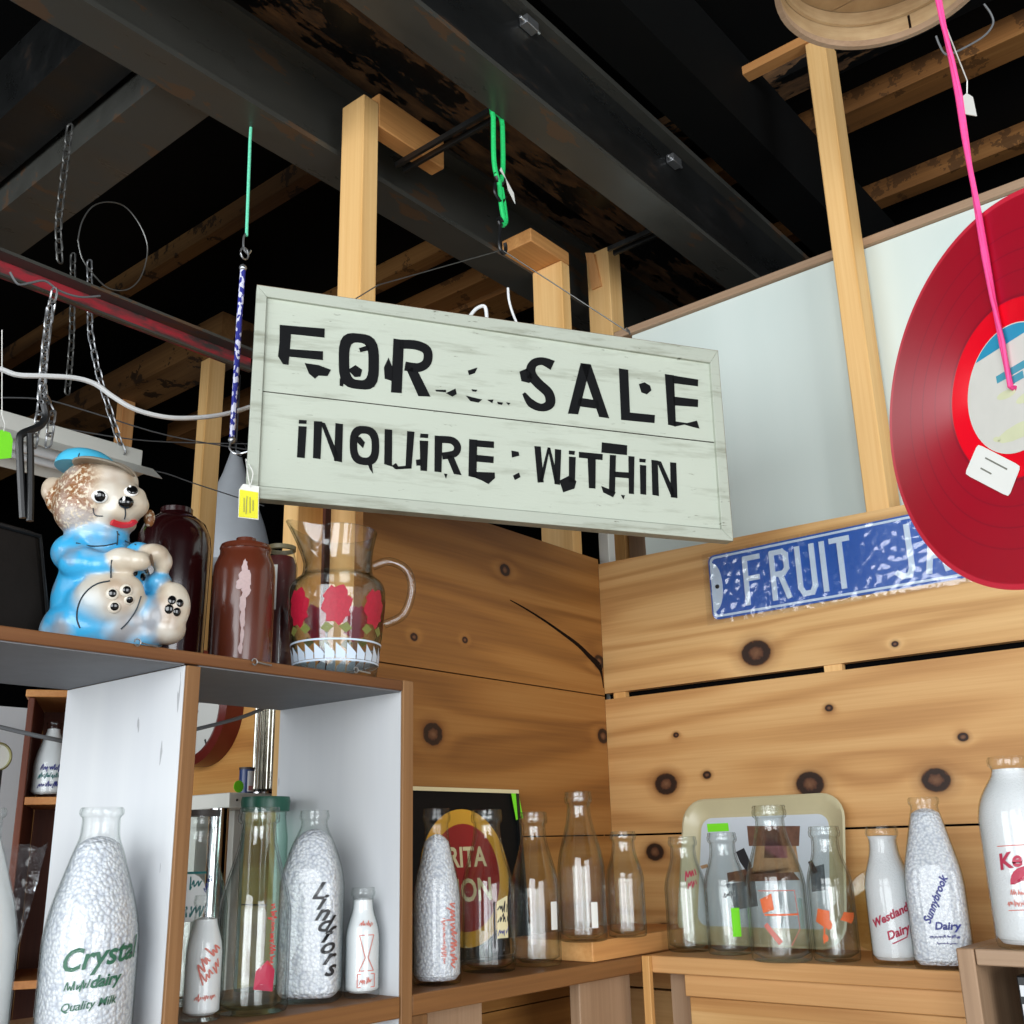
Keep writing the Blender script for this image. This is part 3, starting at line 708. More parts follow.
# two bent white wire hooks behind the sign's top edge
w = [onsign(470,316,-.045), onsign(476,309,-.045), onsign(483,306,-.045), onsign(486,310,-.045), onsign(487,324,-.045)]
tag(obj('wire_hook', MB().tube(curve(w,5), .0032, 8), M['white_wire'], base=w[0], smooth=True), 'white bent wire loop peeping over the middle of the for-sale sign', 'hook', 'white wire hooks')
w = [at(508,288,1,.19), at(509,300,1,.19), at(513,314,1,.19), at(520,330,1,.20)]
tag(obj('wire_hook', MB().tube(curve(w,5), .0024, 8), M['white_wire'], base=w[-1], smooth=True), 'thin straight white wire dropping behind the for-sale sign, under the black hook', 'hook', 'white wire hooks')

# ---------------------------------------------------------------- left ceiling clutter
a0, a1 = at(0,248,1,-.30), at(252,352,1,-.30); zc = a0.z
k = MB(); k.box((a1.x-.02,-.33,zc-.006),(2.6,-.295,zc)); k.box((a1.x-.02,-.335,zc-.0),(2.6,-.330,zc+.03))
rb = NT('worn_red_paint'); o = rb.obj(); a = rb.noise(rb.map(o, scale=(3,10,10)), 2.2, 5, .6)
rb.princ(Base_Color=rb.mix(rb.ramp(a, [(.45,(0,0,0)),(.56,(1,1,1))]), srgb(52,44,42), srgb(150,30,42)), Roughness=.6)
t = thing('steel_angle', 'worn red steel angle bar crossing at upper left above the chains', 'bar', (1.5,-.31,zc-.03))
obj('painted_web', MB().box((a1.x-.02,-.335,zc-.034),(2.6,-.330,zc+.002)), rb.m, t)
obj('top_leg', MB().box((a1.x-.02,-.3295,zc-.004),(2.6,-.300,zc+.002)), M['steel'], t)
obj('lower_lip', MB().box((a1.x-.02,-.3295,zc-.034),(2.6,-.322,zc-.030)), M['steel'], t)
def chain(path, L=.026, r=.0019, w=.0066):
    P = [V(p) for p in path]; d = [0]
    for i in range(1, len(P)): d.append(d[-1]+(P[i]-P[i-1]).length)
    mb = MB(); s = 0; i = 0; n = 0
    def pt(s):
        for j in range(1, len(P)):
            if s <= d[j] or j == len(P)-1: return P[j-1] + (P[j]-P[j-1])*((s-d[j-1])/(d[j]-d[j-1]))
    step = L*.78
    while s+L <= d[-1]+L*.5:
        a, b = pt(s), pt(min(s+L, d[-1])); t = (b-a).normalized(); u = V((1,.35,0)) if n % 2 else V((-.35,1,0))
        u = (u - t*u.dot(t)).normalized(); c = a + t*L/2; q = []
        for m_ in range(14):
            an = 2*PI*m_/14; ca, sa = math.cos(an), math.sin(an)
            q.append(c + t*(ca*w + (L/2-w)*(1 if ca > 0 else -1)) + u*sa*w)
        mb.tube(q, r, 5, closed=True); s += step; n += 1
    return mb
Y1 = -.30
cA = [at(52,285,1,Y1), at(49,320,1,Y1), at(43,370,1,Y1), at(40,415,1,Y1)]
t = thing('hanging_chain', 'galvanised chain hanging from the red bar and splitting in two', 'chain', cA[-1], 'hanging chains')
obj('strand', chain([V((cA[0].x,Y1+.012,zc-.04)), cA[1], cA[2], cA[3], at(36,432,1,Y1), at(33,446,1,Y1)]), M['zinc'], t, smooth=True)
obj('strand', chain([at(50,305,1,Y1+.02), at(45,350,1,Y1+.02), at(42,392,1,Y1+.02), at(47,402,1,Y1), at(53,410,1,Y1), at(51,425,1,Y1), at(48,448,1,Y1)]), M['zinc'], t, smooth=True)
cB = [at(72,338,1,-.85), at(70,365,1,-.85), at(67,396,1,-.85)]
tag(obj('hanging_chain', chain([V((cB[0].x+.02,-.85,3.0)), *cB], .028, .0021, .0070), M['zinc_dark'], base=cB[-1], smooth=True), 'short dull chain end dangling loose, middle of the chains at left', 'chain', 'hanging chains')
cC = [at(90,332,1,-.85), at(98,372,1,-.85), at(110,412,1,-.85), at(124,455,1,-.85)]
tag(obj('hanging_chain', chain([V((cC[0].x+.02,-.85,3.0)), *cC], .029, .0021, .0072), M['zinc'], base=cC[-1], smooth=True), 'slanting chain that carries the right end of the white tube light', 'chain', 'hanging chains')
cD = [at(58,225,1,-.42), at(60,262,1,-.42)]
tag(obj('hanging_chain', chain([V((cD[0].x,-.42,3.0)), *cD], .027, .002, .0068), M['zinc_dark'], base=cD[-1], smooth=True), 'dark chain above the red bar beside the big wire ring', 'chain', 'hanging chains')
# big thin wire ring
rg = curve([at(x,y,1,-.36) for x,y in ((78,240),(82,222),(92,207),(107,202),(124,206),(138,222),(147,243),(146,262),(139,280),(126,290),(108,288),(93,274),(82,258),(78,240))], 4)
tag(obj('hanging_ring', MB().tube(rg, .0014, 6), M['zinc_dark'], base=rg[0], smooth=True), 'large thin wire ring hanging above the red bar', 'ring')
w = curve([at(x,y,1,-.29) for x,y in ((10,272),(18,284),(30,283),(45,281),(60,291),(80,297),(100,296))], 5)
tag(obj('hanging_wire', MB().tube(w, .002, 6), M['greywire'], base=w[0], smooth=True), 'thin wire twisted around underneath the red bar', 'wire')
# white cable
w = curve([at(x,y,1,-.20) for x,y in ((-30,360),(0,369),(18,375),(45,376),(75,378),(95,384),(112,396),(130,407),(150,414),(175,418),(205,417),(230,413),(250,407)) ], 5)
tag(obj('power_cord', MB().tube(w, .0042, 8), M['white_wire'], base=w[0], smooth=True), 'sagging white electric cable running behind the for-sale sign', 'cable')
for i, pts in enumerate((((-30,398),(40,399),(90,412),(170,436),(262,452)), ((-30,414),(60,428),(150,441),(262,444)), ((125,470),(160,472),(196,484),(264,506)))):
    w = curve([at(x,y,1,-1.10-.08*i) for x,y in pts], 5)
    tag(obj('hanging_wire', MB().tube(w, .0019, 6), M['greywire'], base=w[0], smooth=True), ['dark thin wire crossing under the white cable, uppermost of three', 'dark thin wire running past the top of the white tube light', 'thin wire leaving the right end of the white tube light'][i], 'wire')
# tube light
f0 = at(142,463,1,-.85); zt = f0.z; xr = f0.x
t = thing('hanging_tube_light', 'white fluorescent light fixture hung on chains behind the bear', 'light', (1.1,-.9,zt-.06))
obj('housing', MB().prism([(xr,-.85,zt+.032),(xr,-.93,zt+.032),(xr,-.93,zt-.01),(xr,-.85,zt-.01)], (1.2,0,0)), M['white_metal'], t, bevel=.002)
obj('reflector', MB().prism([(xr-.025,-.845,zt-.0102),(xr-.025,-.80,zt-.046),(xr-.025,-.797,zt-.046),(xr-.025,-.842,zt-.0102)], (1.2,0,0)).prism([(xr-.025,-.935,zt-.0102),(xr-.025,-.98,zt-.046),(xr-.025,-.983,zt-.046),(xr-.025,-.938,zt-.0102)], (1.2,0,0)).box((xr-.025,-.938,zt-.014),(xr+1.175,-.842,zt-.0105)), M['white_metal'], t)
for y in (-.865,-.915):
    obj('tube', MB().tube([(xr+.02,y,zt-.032),(xr+1.15,y,zt-.032)], .013, 12), M['milkwhite'], t, smooth=True)
# black bent hook rod and green tag
t = thing('hanging_rod', 'black bent double rod hanging by its hook from the split chain', 'rod', at(27,520,1,-.29))
w = curve([at(x,y,1,-.29) for x,y in ((44,404),(46,416),(41,425),(31,430),(22,434),(19.5,441),(20.5,470),(22,500),(23,518))], 5)
obj('hook', MB().tube(w, .0062, 8), M['blackmetal'], t, smooth=True)
w = curve([at(x,y,1,-.285) for x,y in ((30,434),(30.5,460),(30.5,490),(30,521))], 5)
obj('shaft', MB().tube(w, .0058, 8), M['blackmetal'], t, smooth=True)
p = [at(x,y,1,-.27) for x,y in ((-6,432),(2,430),(10,433),(12.5,440),(11,458),(-6,460))]
t = thing('hanging_tag', 'fluorescent green tag at the far left edge beside the black rod', 'tag', p[-1], 'fluorescent green tags')
obj('card', MB().prism(p, (0,.001,0)), M['neon'], t)
obj('string', MB().tube([at(4,431,1,-.268), at(5,424,1,-.28), at(2,415,1,-.30), at(2,330,1,-.31)], .0008, 5), M['paper'], t)
# grey bell-shaped vessel hanging behind the jars
pr = [(0,.002),(.085,.0),(.118,.02),(.13,.06),(.128,.11),(.112,.17),(.090,.23),(.062,.30),(.040,.36),(.026,.41),(.018,.44),(0,.445)]
BY = -1.95; zb = at(245,575,1,BY).z; zt_ = at(226,448,1,BY).z; sc = (zt_-zb)/.445; cx = at(233,500,1,BY).x
t = thing('pendant_lamp', 'grey bell-shaped lamp shade hanging behind the brown crock and yellow tag', 'lamp shade', (cx,BY,zb))
obj('shade', MB().lathe([(r*1.1,z*sc) for r,z in pr], (cx,BY,zb), 36), M['greyplastic'], t, smooth=True)
obj('wire_loop', MB().tube([V((cx+.03*math.cos(i*.45),BY+.03,zt_+.0-.0+.03*math.sin(i*.45))) for i in range(14)], .003, 6), M['blackmetal'], t)
obj('hanger', MB().tube([(cx,BY,zt_-.004),(cx,BY,3.4615)], .003, 6), M['greywire'], t)

# ---------------------------------------------------------------- record, string, basket
RC = dep(1014.5,388,.795); vdir = (RC-CAM).normalized()
hz = V((-vdir.x,-vdir.y,0)).normalized()
RN = (Matrix.Rotation(math.radians(46), 3, 'Z') @ hz).normalized()
if RN.dot(RX) > 0: RN = (Matrix.Rotation(math.radians(-46), 3, 'Z') @ hz).normalized()
RXr = V((0,0,1)).cross(RN).normalized()
m4 = Matrix((RXr, V((0,0,1)), RN)).transposed().to_4x4(); m4.translation = RC
def vinyl():
    n = NT('red_vinyl'); o = n.obj(); r = n.vmath('LENGTH', n.vmath('MULTIPLY', o, (1,1,0)))
    band = n.ramp(n.math('DIVIDE', r, .16), [(.0,srgb(222,14,34)),(.425,srgb(222,14,34)),(.435,srgb(120,10,34)),(.45,srgb(158,9,34)),(.555,srgb(158,9,34)),(.56,srgb(126,10,34)),(.565,srgb(158,9,34)),(.655,srgb(158,9,34)),(.66,srgb(126,10,34)),(.665,srgb(158,9,34)),(.755,srgb(158,9,34)),(.76,srgb(126,10,34)),(.765,srgb(158,9,34)),(.92,srgb(160,10,34)),(.925,srgb(200,40,60))])
    groove = n.math('GREATER_THAN', r, .0685)
    p = n.princ(Base_Color=band, Roughness=n.math('ADD', .24, n.math('MULTIPLY', groove, .24)))
    p.inputs['Anisotropic'].default_value = .9; p.inputs['Anisotropic Rotation'].default_value = .25
    tn = n.new('ShaderNodeTangent', direction_type='RADIAL', axis='Z'); n.set(p, 'Tangent', tn.outputs[0])
    n.set(p, 'Specular IOR Level', n.math('ADD', .35, n.math('MULTIPLY', groove, .65)))
    return n.m
t = thing('vinyl_record', 'big transparent red vinyl record hanging on a pink string close to the viewer', 'record', RC)
t.rotation_euler = m4.to_euler()
def local(name, mb, mat, par, **kw):
    o = obj(name, mb, mat, **kw); o.parent = par; o.location = V((0,0,0)); return o
local('disc', MB().lathe([(.0036,-.0006),(.0036,.0006),(.05,.0006),(.0505,.0009),(.150,.0009),(.152,.0002),(.152,-.0002),(.150,-.0009),(.0505,-.0009),(.05,-.0006)], seg=128, close=True), vinyl(), t, smooth=True)
lab = local('centre_label', MB().lathe([(.0037,.0007),(.0037,.0011),(.0498,.0011),(.0498,.0007)], seg=64, close=True), plain('record_label', srgb(206,204,196), .55, var=.06, scale=60), t)
# label print: blue cap arc at its top, worn cream band below
k = MB(); arc = [V((.049*math.cos(a), .049*math.sin(a), .0012)) for a in [math.radians(x) for x in range(48,134,5)]]
k.face(arc); local('label_print', k, plain('label_blue', srgb(40,140,176), .5), t)
k = MB()
for (x,y,w,h) in ((0,.013,.03,.006),(.006,.006,.012,.006)): k.face([V((x-w/2,y-h/2,.00122)),V((x+w/2,y-h/2,.00122)),V((x+w/2,y+h/2,.00122)),V((x-w/2,y+h/2,.00122))])
local('label_print', k, plain('label_blue_dim', srgb(70,150,170), .5), t)
k = MB()
for (x,y,w,h,a) in ((-.008,-.002,.02,.007,.3),(0,-.034,.05,.012,.1),(-.025,-.032,.008,.005,.5),(.015,-.012,.03,.008,0.)):
    k.face([V((x+r_*math.cos(a+b)*w/1.2, y+r_*math.sin(b)*h/1.2, .00118)) for b in [i*PI/6 for i in range(12)] for r_ in (.6,)])
local('label_print', k, plain('label_cream', srgb(206,208,172), .55), t)
q = [dep(px,py,.8) for px,py in ((978,444),(1021,466),(1009,497),(965,474))]
st = MB(); Q = []
for w_ in q:
    r = (w_-CAM); w2 = CAM + r*((RC+RN*.0016-CAM).dot(RN)/r.dot(RN)); Q.append(m4.inverted() @ w2)
def rounded(P, k_=.2):
    out = []
    for i in range(len(P)):
        a, b, c = P[i-1], P[i], P[(i+1)%len(P)]
        out += [b.lerp(a, k_), b.lerp(a, k_*.35).lerp(b.lerp(c, k_*.35), .5), b.lerp(c, k_)]
    return out
st.prism(rounded(Q,.12), (0,0,.0003)); local('price_sticker', st, M['paper'], t)
k = MB(); c = sum(Q, V((0,0,0)))/4; ex = (Q[1]-Q[0]).normalized(); ey = (Q[3]-Q[0]).normalized()
for y0, x0, L in ((-.006,-.012,.026),(.003,-.012,.013)): k.bar(c+ex*x0+ey*y0+V((0,0,.0005)), c+ex*(x0+L)+ey*y0+V((0,0,.0005)), .0012, .0002)
local('handwriting', k, M['pencil'], t)
pk = plain('hot_pink_string', srgb(246,70,140), .55, scale=300, var=.2)
k = MB(); tp = V((RC.x,RC.y,3.4615)) + RN*.004
pts = [lerp(RC+RN*.004, tp, i/40.) + V((.0006*math.sin(i*2.1), .0006*math.cos(i*1.7), 0)) for i in range(41)]
k.tube([RC-RN*.006, RC+RN*.002] + pts, .0021, 8)
k.tube([RC+RN*.004+V((.001,0,0))] + [p+V((.0022*math.sin(i*.9),.0022*math.cos(i*.9),0)) for i, p in enumerate(pts)][1:], .0016, 6)
tag(obj('pink_string', k, pk, base=tp, smooth=True), 'hot pink string that the red record hangs from', 'string')
z = at(970,92,1,RC.y-.01)
P = [at(px,py,1,RC.y-.008) for px,py in ((967,93),(973,97),(977,116),(960,113),(962,97))]
tg = obj('paper_tag', MB().prism(P, (0,-.0008,0)).tube([P[0], P[0]+V((.0,.002,.012)), V((RC.x,RC.y,P[0].z+.03))+RN*.004], .0006, 5), M['paper'], base=P[3])
tag(tg, 'small white tag dangling from the pink string', 'tag')
# round shallow wooden hoop basket hung bottom-up near the ceiling
BC = dep(885,-31,1.69); br = .166
bw = NT('splint_wood'); o = bw.obj(); a = bw.noise(bw.map(o, scale=(8,8,60)), 1.2, 4); a2 = bw.noise(o, 18, 4)
bw.princ(Base_Color=bw.ramp(bw.math('ADD', bw.math('MULTIPLY',a,.6), bw.math('MULTIPLY',a2,.4)), [(.3,srgb(206,178,136)),(.7,srgb(160,126,86))]), Roughness=.7)
t = thing('round_basket', 'shallow round wooden basket hanging bottom-up from the roof at top right', 'basket', BC)
obj('outer_hoop', MB().lathe([(br,0),(br+.004,.001),(br+.004,.062),(br,.062)], BC, 64, close=True), bw.m, t, smooth=True)
obj('rim', MB().lathe([(br-.001,-.006),(br+.008,-.006),(br+.008,.006),(br-.001,.006)], BC, 64, close=True), M['dusty_y'], t, smooth=True)
obj('inner_hoop', MB().lathe([(br-.006,.036),(br-.001,.035),(br-.001,.061),(br-.006,.061)], BC, 64, close=True), bw.m, t, smooth=True)
for i in range(5):
    x0, x1 = -br+i*2*br/5+.0012, -br+(i+1)*2*br/5-.0012; P = []; N = 8
    top = [V((x, math.sqrt(max(0,(br-.001)**2-x*x)), .0625)) for x in [lerp(x0,x1,j/N) for j in range(N+1)]]
    P = [BC+p for p in top] + [BC+V((p.x,-p.y,p.z)) for p in reversed(top)]
    obj('bottom_slat', MB().prism(P, (0,0,.005)), bw.m, t)
obj('seam_lap', MB().box((BC.x-br-.0005,BC.y-.02,BC.z+.007),(BC.x-br+.0015,BC.y-.016,BC.z+.034)), M['crack'], t)
a, b_ = BC+V((-.02,br+.004,.03)), BC+V((.10,.132,.03))
w = [dep(px,py,1.62) for px,py in ((984,4),(991,14),(993,24),(984,36),(964,48),(950,54),(944,53),(939,44),(936,36))]
obj('wire_handle', MB().tube(curve(w,5), .0016, 6), M['greywire'], t, smooth=True)
k = MB()
for dx in (-.1,.1): k.tube([BC+V((dx,0,.068)), V((BC.x,BC.y,3.4615))], .0014, 5)
obj('hanging_wires', k, M['greywire'], t)
# ---------------------------------------------------------------- milk bottles
# outlines: (radius / body radius, height / total height)
SH = {
 'quart': [(0,0),(.86,0),(.96,.006),(1,.025),(1,.44),(.985,.50),(.93,.56),(.83,.63),(.71,.70),(.60,.77),(.53,.83),(.50,.88),(.495,.905),(.51,.915),(.58,.925),(.595,.945),(.59,.965),(.565,.972),(.57,.98),(.575,.99),(.55,1.0)],
 'slim':  [(0,0),(.86,0),(.96,.006),(1,.025),(1,.50),(.985,.56),(.92,.63),(.80,.70),(.69,.76),(.62,.82),(.595,.88),(.60,.91),(.68,.925),(.70,.945),(.69,.965),(.655,.973),(.665,.985),(.645,1.0)],
 'cone':  [(0,0),(.88,0),(.97,.006),(1,.03),(1,.38),(.985,.45),(.93,.52),(.84,.60),(.735,.67),(.63,.74),(.54,.80),(.46,.845),(.42,.88),(.405,.93),(.405,.955),(.45,.962),(.475,.972),(.475,.988),(.44,1.0)],
 'square':[(0,0),(.86,0),(.97,.008),(1,.03),(1,.55),(.985,.61),(.93,.68),(.83,.745),(.70,.81),(.56,.865),(.46,.905),(.43,.93),(.44,.945),(.49,.955),(.495,.975),(.475,.985),(.47,1.0)],
 'pyramid':[(0,0),(.88,0),(.97,.006),(1,.03),(1,.42),(.985,.50),(.94,.57),(.86,.64),(.77,.71),(.68,.78),(.59,.85),(.52,.90),(.48,.93),(.475,.95),(.52,.957),(.54,.97),(.54,.988),(.50,1.0)],
 'jug':   [(0,0),(.86,0),(.96,.008),(1,.03),(1,.62),(.985,.68),(.94,.735),(.84,.79),(.68,.845),(.54,.885),(.47,.915),(.46,.93),(.49,.945),(.54,.955),(.545,.985),(.51,1.0)],
}
def spline_profile(p, n=3):
    out = [p[0]]
    for i in range(len(p)-1):
        for k in range(1, n+1):
            t = k/n; p0, p1, p2, p3 = p[max(i-1,0)], p[i], p[i+1], p[min(i+2,len(p)-1)]
            f = lambda a,b,c,d: .5*(2*b+(c-a)*t+(2*a-5*b+4*c-d)*t*t+(3*b-a-3*c+d)*t**3)
            g = lambda a,b,c,d: b+(c-b)*t
            lin = i < 4 or p[i+1][1] > .9
            h = g if lin else f
            out.append((max(0,h(p0[0],p1[0],p2[0],p3[0])), h(p0[1],p1[1],p2[1],p3[1])))
    return out
def rad_at(prof, z):
    for i in range(1, len(prof)):
        if prof[i][1] >= z and prof[i][1] > prof[i-1][1]:
            a, b = prof[i-1], prof[i]; return lerp(a[0], b[0], (z-a[1])/(b[1]-a[1]))
    return prof[-1][0]
def sqr_q(e, a):
    c, s = abs(math.cos(a)), abs(math.sin(a)); return (c**e + s**e)**(-1/e)
def bottle(label, pos, h, r, shape='quart', fill=None, fillmat='beads', glass='glass', prints=(), sq=2., yaw=0., name='milk_bottle', cat='bottle', group='milk bottles on the shelves', cap=None, dome=.02):
    base = V(pos); t = thing(name, label, cat, base, group)
    prof = [(a*r, b*h) for a, b in spline_profile(SH[shape])]
    zs_sh = .60*h if shape != 'square' else .62*h
    def ex(z): return 2. if sq <= 2 else lerp(sq, 2., min(1, max(0, (z-zs_sh*.9)/(h*.92-zs_sh*.9))))
    rotm = Matrix.Rotation(yaw, 3, 'Z')
    seg = 48 if sq > 2 else 44
    wall = .0012 if fill else .0028
    if fill and glass == 'glass': glass = 'glass_fill'
    zf = .0055
    inner = [(rad_at(prof, z)-wall, z) for z in [zf + (h-zf)*i/34 for i in range(35)]]
    inner[0] = (max(.001, prof[3][0]-wall-.006), zf); inner = [(0, zf)] + inner
    full = prof + [(inner[-1][0], h-.0003)] + inner[::-1]
    if fill: shell_prof = full
    obj('glass', MB().lathe(full, base, seg, sq=[ex(z) for _, z in full] if sq > 2 else None, mat3=rotm), M[glass], t, smooth=True, ang=50)
    if fill:
        zl = fill*h; fp = [(0,zf+.0006)] + [(rad_at(prof,z)-wall-.0004, z) for z in [zf+.0006 + (zl-zf)*i/26 for i in range(27)]]
        fp[1] = (fp[1][0]-.006, fp[1][1])
        rl = fp[-1][0]; fp += [(rl*.9, zl+dome*.25), (rl*.6, zl+dome*.7), (rl*.25, zl+dome*.95), (0, zl+dome)]
        obj('filling', MB().lathe(fp, base, seg, sq=[ex(z) for _, z in fp] if sq > 2 else None, mat3=rotm), M[fillmat], t, smooth=True, ang=60)
    if cap:
        k = MB(); k.lathe([(0,h-.004),(rad_at(prof,h*.985)-.001+.0032,h-.004),(rad_at(prof,h*.985)+.003,h+.004),(0,h+.005)], base, 32)
        obj('cap', k, M[cap], t, smooth=True)
    # printing wrapped round the glass; angle measured from the camera side, positive to the viewer's right
    to = (V((CAM.x,CAM.y,0))-V((base.x,base.y,0))).normalized(); a0 = math.atan2(to.y, to.x)
    def wrap(u, z, off=.0004):      # u metres to the viewer's right round the body, z metres up
        rr = rad_at(prof, max(.004, min(z, h*.95))); an = a0 + u/rr; q = sqr_q(ex(z), an-yaw) if sq > 2 else 1.
        return base + V((math.cos(an)*(rr*q+off), math.sin(an)*(rr*q+off), z))
    for P in prints:
        kind, ink = P[0], M[P[1]]
        if kind == 'text':           # ('text', ink, string, size, u, z, tilt, shear, bold)
            _, _, s, size, u, z, tilt, shear, bold = P
            bm = text_bm(s, size, shear, 0, bold)
            ct, st = math.cos(tilt), math.sin(tilt)
            place_bm(bm, lambda c: wrap(u + c.x*ct - c.y*st, z + c.x*st + c.y*ct))
            me = MB(); merge(me, bm); obj('printed_lettering', me, ink, t)
        elif kind == 'poly':         # ('poly', ink, [(u,z)...])
            me = MB(); n = P[2]
            cu_, cz_ = sum(p[0] for p in n)/len(n), sum(p[1] for p in n)/len(n)
            for i in range(len(n)):
                a, b = n[i], n[(i+1)%len(n)]
                for (l0, l1) in ((0,.5),(.5,1.)):
                    q = lambda p, l: wrap(lerp(cu_,p[0],l), lerp(cz_,p[1],l))
                    if l0 == 0: me.face([q(a,0.001), q(a,l1), q(b,l1)])
                    else: me.face([q(a,l0), q(a,l1), q(b,l1), q(b,l0)])
            bmesh.ops.remove_doubles(me.bm, verts=me.bm.verts[:], dist=1e-6)
            obj('printed_emblem', me, ink, t)
        elif kind == 'line':         # ('line', ink, [(u,z)...], width)
            me = MB(); n = [V((a,b,0)) for a,b in P[2]]; w = P[3]
            n = [n[0].lerp(n[1], i/4) for i in range(5)] if len(n) == 2 else n
            for i in range(len(n)-1):
                d = (n[i+1]-n[i]).normalized(); nn = V((-d.y,d.x,0))*w/2
                me.face([wrap((n[i]+nn).x,(n[i]+nn).y), wrap((n[i+1]+nn).x,(n[i+1]+nn).y), wrap((n[i+1]-nn).x,(n[i+1]-nn).y), wrap((n[i]-nn).x,(n[i]-nn).y)])
            obj('printed_line', me, ink, t)
        elif kind == 'scrib':        # ('scrib', ink, u0,z0,u1,z1, letter height): writing too worn to read
            _, _, u0, z0, u1, z1, hh = P; L = math.hypot(u1-u0, z1-z0); N = max(8, int(L/hh*5)); me = MB()
            dx, dz = (u1-u0)/L, (z1-z0)/L; rr_ = random.Random(int(L*1e5)+int(z0*1e4))
            pts = []
            for i in range(N+1):
                tall = rr_.choice((.45,.55,.6,1.0)) if i % 2 else rr_.choice((0,.05,.0,-.3)); s_ = L*(i+.35*rr_.uniform(-1,1))/N + .22*hh*tall
                pts.append(V((u0+dx*s_-dz*hh*(tall-.35), z0+dz*s_+dx*hh*(tall-.35), 0)))
            pts = curve(pts, 3); w = hh*.15
            for i in range(len(pts)-1):
                if (i//3) % 7 == 6: continue
                d = (pts[i+1]-pts[i]).normalized(); nn = V((-d.y,d.x,0))*w/2; e_ = d*w*.3
                a, b = pts[i]-e_, pts[i+1]+e_
                me.face([wrap(*(q).xy) for q in (a+nn, b+nn, b-nn, a-nn)])
            obj('worn_lettering', me, ink, t)
        elif kind == 'label':        # ('label', mat, u0,u1,z0,z1) a stuck-on tag
            _, _, u0, u1, z0, z1 = P; me = MB(); N = 5
            for i in range(N):
                ua, ub = lerp(u0,u1,i/N), lerp(u0,u1,(i+1)/N)
                me.face([wrap(ua,z0,.0008), wrap(ub,z0,.0008), wrap(ub,z1,.0008), wrap(ua,z1,.0008)])
            obj('price_sticker', me, ink, t)
    return t
def foot(px, py, r, z):              # centre of a bottle whose nearest foot point shows at (px,py) on height z
    p = at(px, py, 2, z); d = V((p.x-CAM.x, p.y-CAM.y, 0)).normalized(); return p + d*r
circ = lambda u, z, ru, rz, n=18, a0=0, a1=2*PI: [(u+ru*math.cos(a0+(a1-a0)*i/n), z+rz*math.sin(a0+(a1-a0)*i/n)) for i in range(n if a1-a0 > 6.2 else n+1)]
E1 = .0006
# --- left unit
bottle('big conical bottle of white beads with green script, front left in the shelf unit', (1.2435,.162,ZS+E1), .2400, .0505, 'cone', fill=.83, prints=[
   ('text','ink_green','Crystal',.030,.013,.087,.13,.35,.0006), ('text','ink_green','dairy',.016,.018,.063,.10,.35,.0005), ('scrib','ink_green',-.022,.058,.002,.060,.008), ('text','ink_green','Quality Milk',.0115,.003,.041,.10,.35,.0001)], dome=.010)
bottle('bottle of white fill cut off by the left edge of the picture', (1.356,.118,ZS+E1), .24, .048, 'cone', fill=.85, fillmat='milkwhite')
bottle('small greyish bottle with faded red script beside the white divider', (1.088,.150,ZS+E1), .1387, .0226, 'slim', fill=.80, fillmat='milkwhite', dome=.003, prints=[
   ('scrib','ink_softred',-.008,.058,.016,.082,.014), ('scrib','ink_softred',-.002,.044,.018,.064,.012), ('scrib','ink_softred',-.008,.026,.016,.028,.006)])
bottle('clear bottle with a dark rim and green printing, rear corner of the middle cubby', (1.010,.008,ZS+E1), .2405, .045, 'quart', cap='bottle_cap', prints=[
   ('poly','ink_white',circ(-.006,.132,.022,.030)), ('scrib','ink_teal',-.026,.150,.010,.150,.012), ('scrib','ink_teal',-.026,.118,.012,.118,.014), ('scrib','ink_blue',.012,.140,.020,.158,.008), ('line','ink_teal',[(-.026,.163),(.014,.163)],.003)])
bottle('large empty clear bottle with upright red lettering in the middle cubby', (1.016,.150,ZS+E1), .2426, .0450, 'quart', prints=[
   ('scrib','ink_red',.022,.055,.022,.125,.009), ('poly','ink_crimson',[(.002,.03),(.026,.026),(.028,.05),(.018,.062),(.004,.050)])])
LF = bottle('square bottle of white beads with black script running downwards', (.913,.137,ZS+E1), .2401, .0410, 'square', fill=.84, sq=4.5, yaw=.70, dome=.014, prints=[
   ('text','ink_black',ch,.028 if ch != 'L' else .030,lerp(.006,.021,i/7),lerp(.136,.042,i/7),-.05,.5,.0006) for i, ch in enumerate('Lindfors')])
bottle('small white half-pint bottle with faint orange print by the right divider', (.8535,.173,ZS+E1), .1375, .0236, 'slim', fill=.88, fillmat='milkwhite', dome=.003, prints=[
   ('scrib','ink_softred',-.004,.092,.014,.092,.006), ('line','ink_softred',[(-.004,.078),(.016,.078),(.008,.050),(.016,.034),(-.004,.034),(.004,.050),(-.004,.078)],.0012),
   ('line','ink_softred',[(-.006,.030),(.018,.030),(.018,.014),(-.006,.014),(-.006,.030)],.0012), ('scrib','ink_softred',-.003,.022,.014,.022,.006)])
